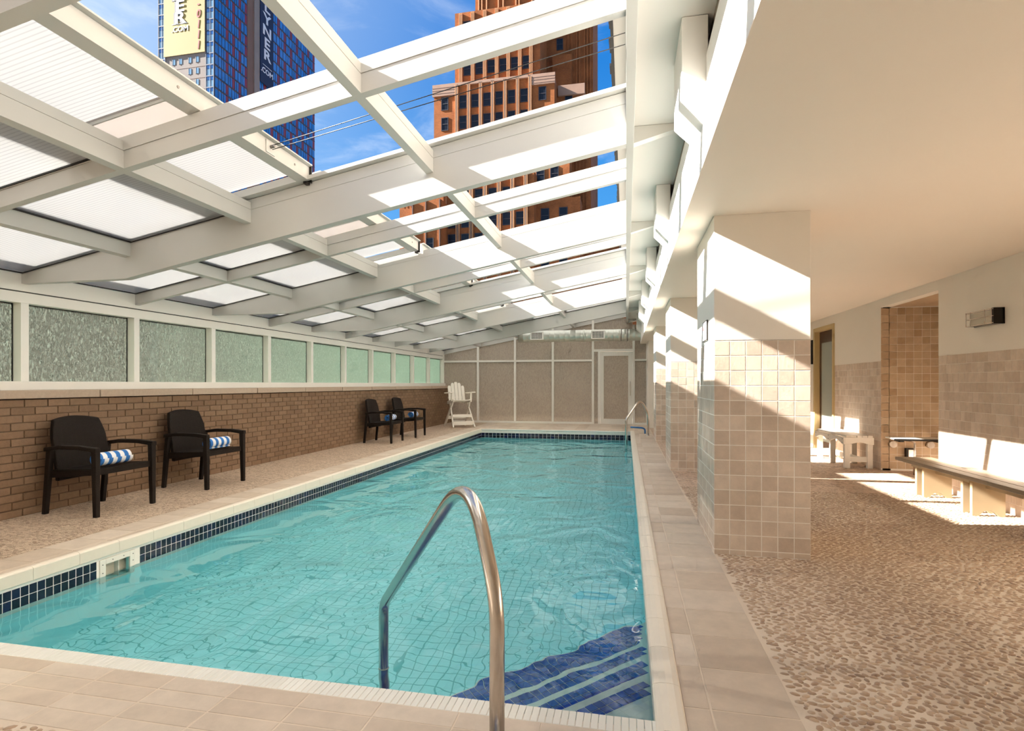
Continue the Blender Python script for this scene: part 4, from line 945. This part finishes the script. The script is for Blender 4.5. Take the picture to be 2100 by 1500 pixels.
# upper shaft
mass(-18.4, -10.3, 66.3, 90); mass(-20.95, -10.2, 66, 47.5)
for x0 in (-19.75, -18.2, -16.66, -15.15, -13.7, -12.27):
    for z in (36.9, 39.62, 42.2, 44.8): win(x0, x0 + .8, 66, z, z + 1.45)
for x0 in (-19.75, -18.2, -16.66, -15.15, -13.7, -12.27, -10.9):
    for q in (-.56, -.4, -.24): pier(x0 + q, .09, 66, 30, 47.3)
for x in (-17.9, -17.5, -16.9, -15.4, -14.8, -13.2, -12.8, -11.2): pier(x, .14, 66.3, 47.5, 90)
for x0 in (-16.6, -14.2, -12.4):
    for z in (49.5, 53, 56): win(x0, x0 + .8, 66.3, z, z + 1.5)
# middle block
mass(-22.27, -7.94, 62, 36.3); mass(-7.94, -4.75, 64.5, 35.9)
pbox('cornice', TS, bt, -22.4, -19.4, 61.8, 62, 35.1, 36.45); pbox('cornice', TS, bt, -10.9, -7.85, 61.8, 62, 35.2, 36.4); pbox('cornice', TS, bt, -7.8, -4.7, 64.2, 64.5, 34.9, 36.1)
pbox('cornice', TS, bt, -19.4, -10.9, 61.75, 62, 36.1, 36.42)
for i, x0 in enumerate((-21.28, -19.04, -17.58, -16.15, -14.72, -13.25, -11.78, -9.67)):
    for z in (33.5, 31.1, 28.7): win(x0, x0 + .73, 62, z, z + 1.4)
for z in (33.4, 31.0, 28.5): win(-6.95, -6.2, 64.5, z + .2, z + 1.5)
for x0 in (-19.04, -17.58, -16.15, -14.72, -13.25, -11.78, -10.35):
    for q, c_ in ((-.52, TP), (-.38, TS), (-.24, TP)): pier(x0 + q, .085, 62, 20, 36.2, .25, c_)
for z in (35.35, 35.7, 36.0):
    pbox('cornice_line', M['brownstrip'], bt, -22.42, -19.4, 61.78, 61.8, z, z + .05); pbox('cornice_line', M['brownstrip'], bt, -10.85, -7.85, 61.78, 61.8, z, z + .05)
# lower plain block
mass(-12, -6.03, 60, 27.5); mass(-6.03, -3.9, 63, 30)
for x in (-5.6, -5.2, -4.8, -4.4): pier(x, .1, 63, 0, 30, .15, TB)
for x0 in (-9.62, -8.07):
    for z in (23.5, 18.9 + .0, 14.3, 16.6, 21.2):
        if z in (23.5,): win(x0, x0 + .78, 60, z, z + 1.45)
for x0 in (-9.04, -7.05):
    for z in (18.85, 16.5, 14.1): win(x0, x0 + .77, 59.6, z, z + 1.42)
mass(-12, -4.84, 59.6, 21.4)
# fluted bay
mass(-20.6, -9.6, 58, 24.0)
xs = (-19.4 + .28, -17.65, -16.08, -14.52, -12.97, -11.5)
for i, x0 in enumerate((-19.13, -17.6, -16.08, -14.52, -12.97, -11.5)):
    for z in (21.1, 18.36, 16.3 - .0, 13.9):
        if z > 20 and i < 1: continue
        win(x0, x0 + .76, 58, z, z + 1.25)
for x0 in (-19.13, -17.6, -16.08, -14.52, -12.97, -11.5, -10.05):
    for q, c_ in ((-.6, TP), (-.44, TS), (-.28, TP)): pier(x0 + q, .09, 58, 5, 23.9, .3, c_)
# lower left wing
mass(-24.13, -22.4, 56.2, 20.5); mass(-22.46, -19.3, 56, 20.9, 10); mass(-21.3, -19.4, 57, 23)
for x in (-22.5, -21.0, -19.45): pier(x, .1, 56, 5, 20.9, .2, M['brownstrip'])
win(-21.9, -21.3, 57.4, 21.3, 22.1); win(-21.0, -20.22, 56, 15.75, 16.75); win(-23.3, -22.7, 56.2, 18.2, 19.0)
bm = BM()
for x in [-24 + q * .4 for q in range(12)]: box(bm, x, x + .03, 56.1, 56.13, 20.5, 21.2)
box(bm, -24.1, -19.5, 56.1, 56.13, 21.18, 21.23); obj('roof_railing', bm, M['blackmetal'], bt)
mass(-3.9, 20, 70, 21.5, 20, m_=M['tbrick'])

# ------------------------------------------------------------------ glass tower with banners
gt_ = empty('glass_tower', label='blue glass and red panel residential tower with two tall advertising banners', cat='building')
XC = -84.1; FH = 2.378
pbox('tower_core', M['concrete'], gt_, -98, XC, 100, 137.7, -10, 92.7)
pbox('dark_strip', M['brownstrip'], gt_, XC, XC + .15, 110, 113.2, 30, 92.9)
pbox('dark_strip', M['concrete'], gt_, XC, XC + .35, 112.2, 114.0, 30, 93.2)
def gwin(name, x0, x1, y0, y1, z0, z1, m_): return pbox(name, m_, gt_, x0, x1, y0, y1, z0, z1)
rg = random.Random(11); nwin = 0
slabs = BM(); red = BM(); mull = BM()
for f in range(-3, 19):
    z = 47.1 + f * FH - .55 + 3 * 0
    if z > 91: break
    for (ya, yb, n) in ((100, 110, 5), (114.2, 137.6, 9)):
        w_ = (yb - ya) / n
        for c_ in range(n):
            y0 = ya + c_ * w_; style = (c_ + f * 1) % 3 if ya > 100 else (0 if c_ == 0 else (c_ + f) % 3)
            if ya > 100 and z < 60 and False: continue
            frac = (1.0, .62, .62)[style]
            if f >= -1 and z > 56 or ya > 114:
                gwin('window', XC, XC + .06, y0 + .05, y0 + w_ * frac - .05, z + .25, z + FH - .25, M['bglass'])
            else:
                box(mull, XC, XC + .05, y0 + .05, y0 + w_ * frac - .05, z + .25, z + FH - .25)
            if frac < 1: box(red, XC, XC + .08, y0 + w_ * frac, y0 + w_, z + .2, z + FH - .1)
            for q in (.0, frac * .5): box(slabs, XC, XC + .12, y0 + w_ * q - .05, y0 + w_ * q + .05, z + .1, z + FH)
        box(slabs, XC, XC + .16, ya, yb, z - .06, z + .12)
    # camera-facing side: corner window column and far column
    for (xa, xb) in ((-86.0, -84.15), (-97.7, -96.1)):
        gwin('window', xa + .1, xb - .1, 99.92, 100, z + .15, z + FH * .62, M['bglass2']); gwin('window', xa + .1, xb - .1, 99.94, 100, z + FH * .66, z + FH - .1, M['bglass'])
        box(slabs, xa, xb, 99.85, 100, z - .08, z + .12); box(slabs, (xa + xb) / 2 - .05, (xa + xb) / 2 + .05, 99.86, 99.98, z, z + FH)
    for xx in (-86.05, -84.2, -97.75, -96.1): box(slabs, xx - .06, xx + .06, 99.84, 100, z, z + FH)
o_ = obj('floor_edges', slabs, plain('slab_edge_dark', (.035, .05, .09), .6), gt_); o_['kind'] = 'stuff'
o_ = obj('red_panels', red, M['redpanel'], gt_); o_['kind'] = 'stuff'
o_ = obj('lower_windows', mull, M['bglass'], gt_); o_['kind'] = 'stuff'
for x0 in (-94.25, -92.6, -90.3, -88.5):
    for z in (68.9, 66.5, 64.1):
        if x0 < -92 and z < 68: continue
        gwin('window', x0, x0 + .62, 99.94, 100, z, z + 1.15, M['bglass2'])
        pbox('window_reveal', M['dframe'], gt_, x0 - .12, x0, 99.9, 100, z - .05, z + 1.25)
for z in (67.9, 65.5, 63.1): pbox('panel_joint', M['brownstrip'], gt_, -96, -86.1, 99.97, 100, z - .04, z + .04)
yb_ = empty('yellow_banner', label='yellow vertical advertising banner with white letters and red digits on the glass tower', cat='banner')
pbox('banner_sheet', M['yellow'], yb_, -96.3, -86.2, 99.7, 99.8, 70.7, 96)
def text(body, size, loc, rot, m_, parent, ext=.02, off=0, sx_=1, sy_=1, name='lettering', shear=0):
    cu = bpy.data.curves.new(name, 'FONT'); cu.body = body; cu.size = size; cu.extrude = ext; cu.offset = off; cu.align_x = 'CENTER'; cu.align_y = 'CENTER'; cu.shear = shear; cu.materials.append(m_); cu.resolution_u = 3
    tmp = bpy.data.objects.new(name, cu); me = bpy.data.meshes.new_from_object(tmp); bpy.data.objects.remove(tmp); me.name = name
    o_ = bpy.data.objects.new(name, me); COL.objects.link(o_); o_.parent = parent; o_.location = loc; o_.rotation_euler = rot; o_.scale = (sx_, sy_, 1); return o_
RF = (math.pi / 2, 0, 0)
for q, chx in enumerate('NER'[::-1]):
    zc = 78.3 + q * 2.5
    for w_ in (0,):
        text(chx, 4.0, (-92.6, 99.68, zc), RF, M['dframe'], yb_, .01, .13, 1.15, .85); text(chx, 4.0, (-92.2, 99.62, zc + .1), RF, M['banwhite'], yb_, .02, .09, 1.15, .85)
pbox('serif_bar', M['banwhite'], yb_, -94.2, -90.4, 99.66, 99.7, 77.2, 77.32)
text('.COM', 1.5, (-92.2, 99.66, 76.1), RF, M['banwhite'], yb_, .02, .03, 1.1)
for q, chx in enumerate('1110-'): text(chx, 2.4, (-87.75, 99.66, 72.2 + q * 2.18), RF, M['banred'], yb_, .02, .03, .85, 1, shear=.15)
db = empty('navy_banner', label='dark navy vertical advertising banner with white letters on the glass tower side', cat='banner')
pbox('banner_sheet', M['darkbanner'], db, XC + .4, XC + .5, 114.05, 118.9, 72.0, 96)
RS = (math.pi / 2, 0, math.pi / 2)
for q, chx in enumerate('ROOKLYNER'[::-1]):
    zc = 79.1 + q * 2.85
    if zc > 95: break
    text(chx, 4.2, (XC + .52, 116.5, zc), RS, M['banwhite'], db, .02, .10, 1.05, .80)
pbox('serif_bar', M['banwhite'], db, XC + .5, XC + .54, 114.9, 118.3, 76.5, 76.6)
text('.COM', 1.7, (XC + .52, 116.5, 75.2), RS, M['banwhite'], db, .02, .04, 1.05)
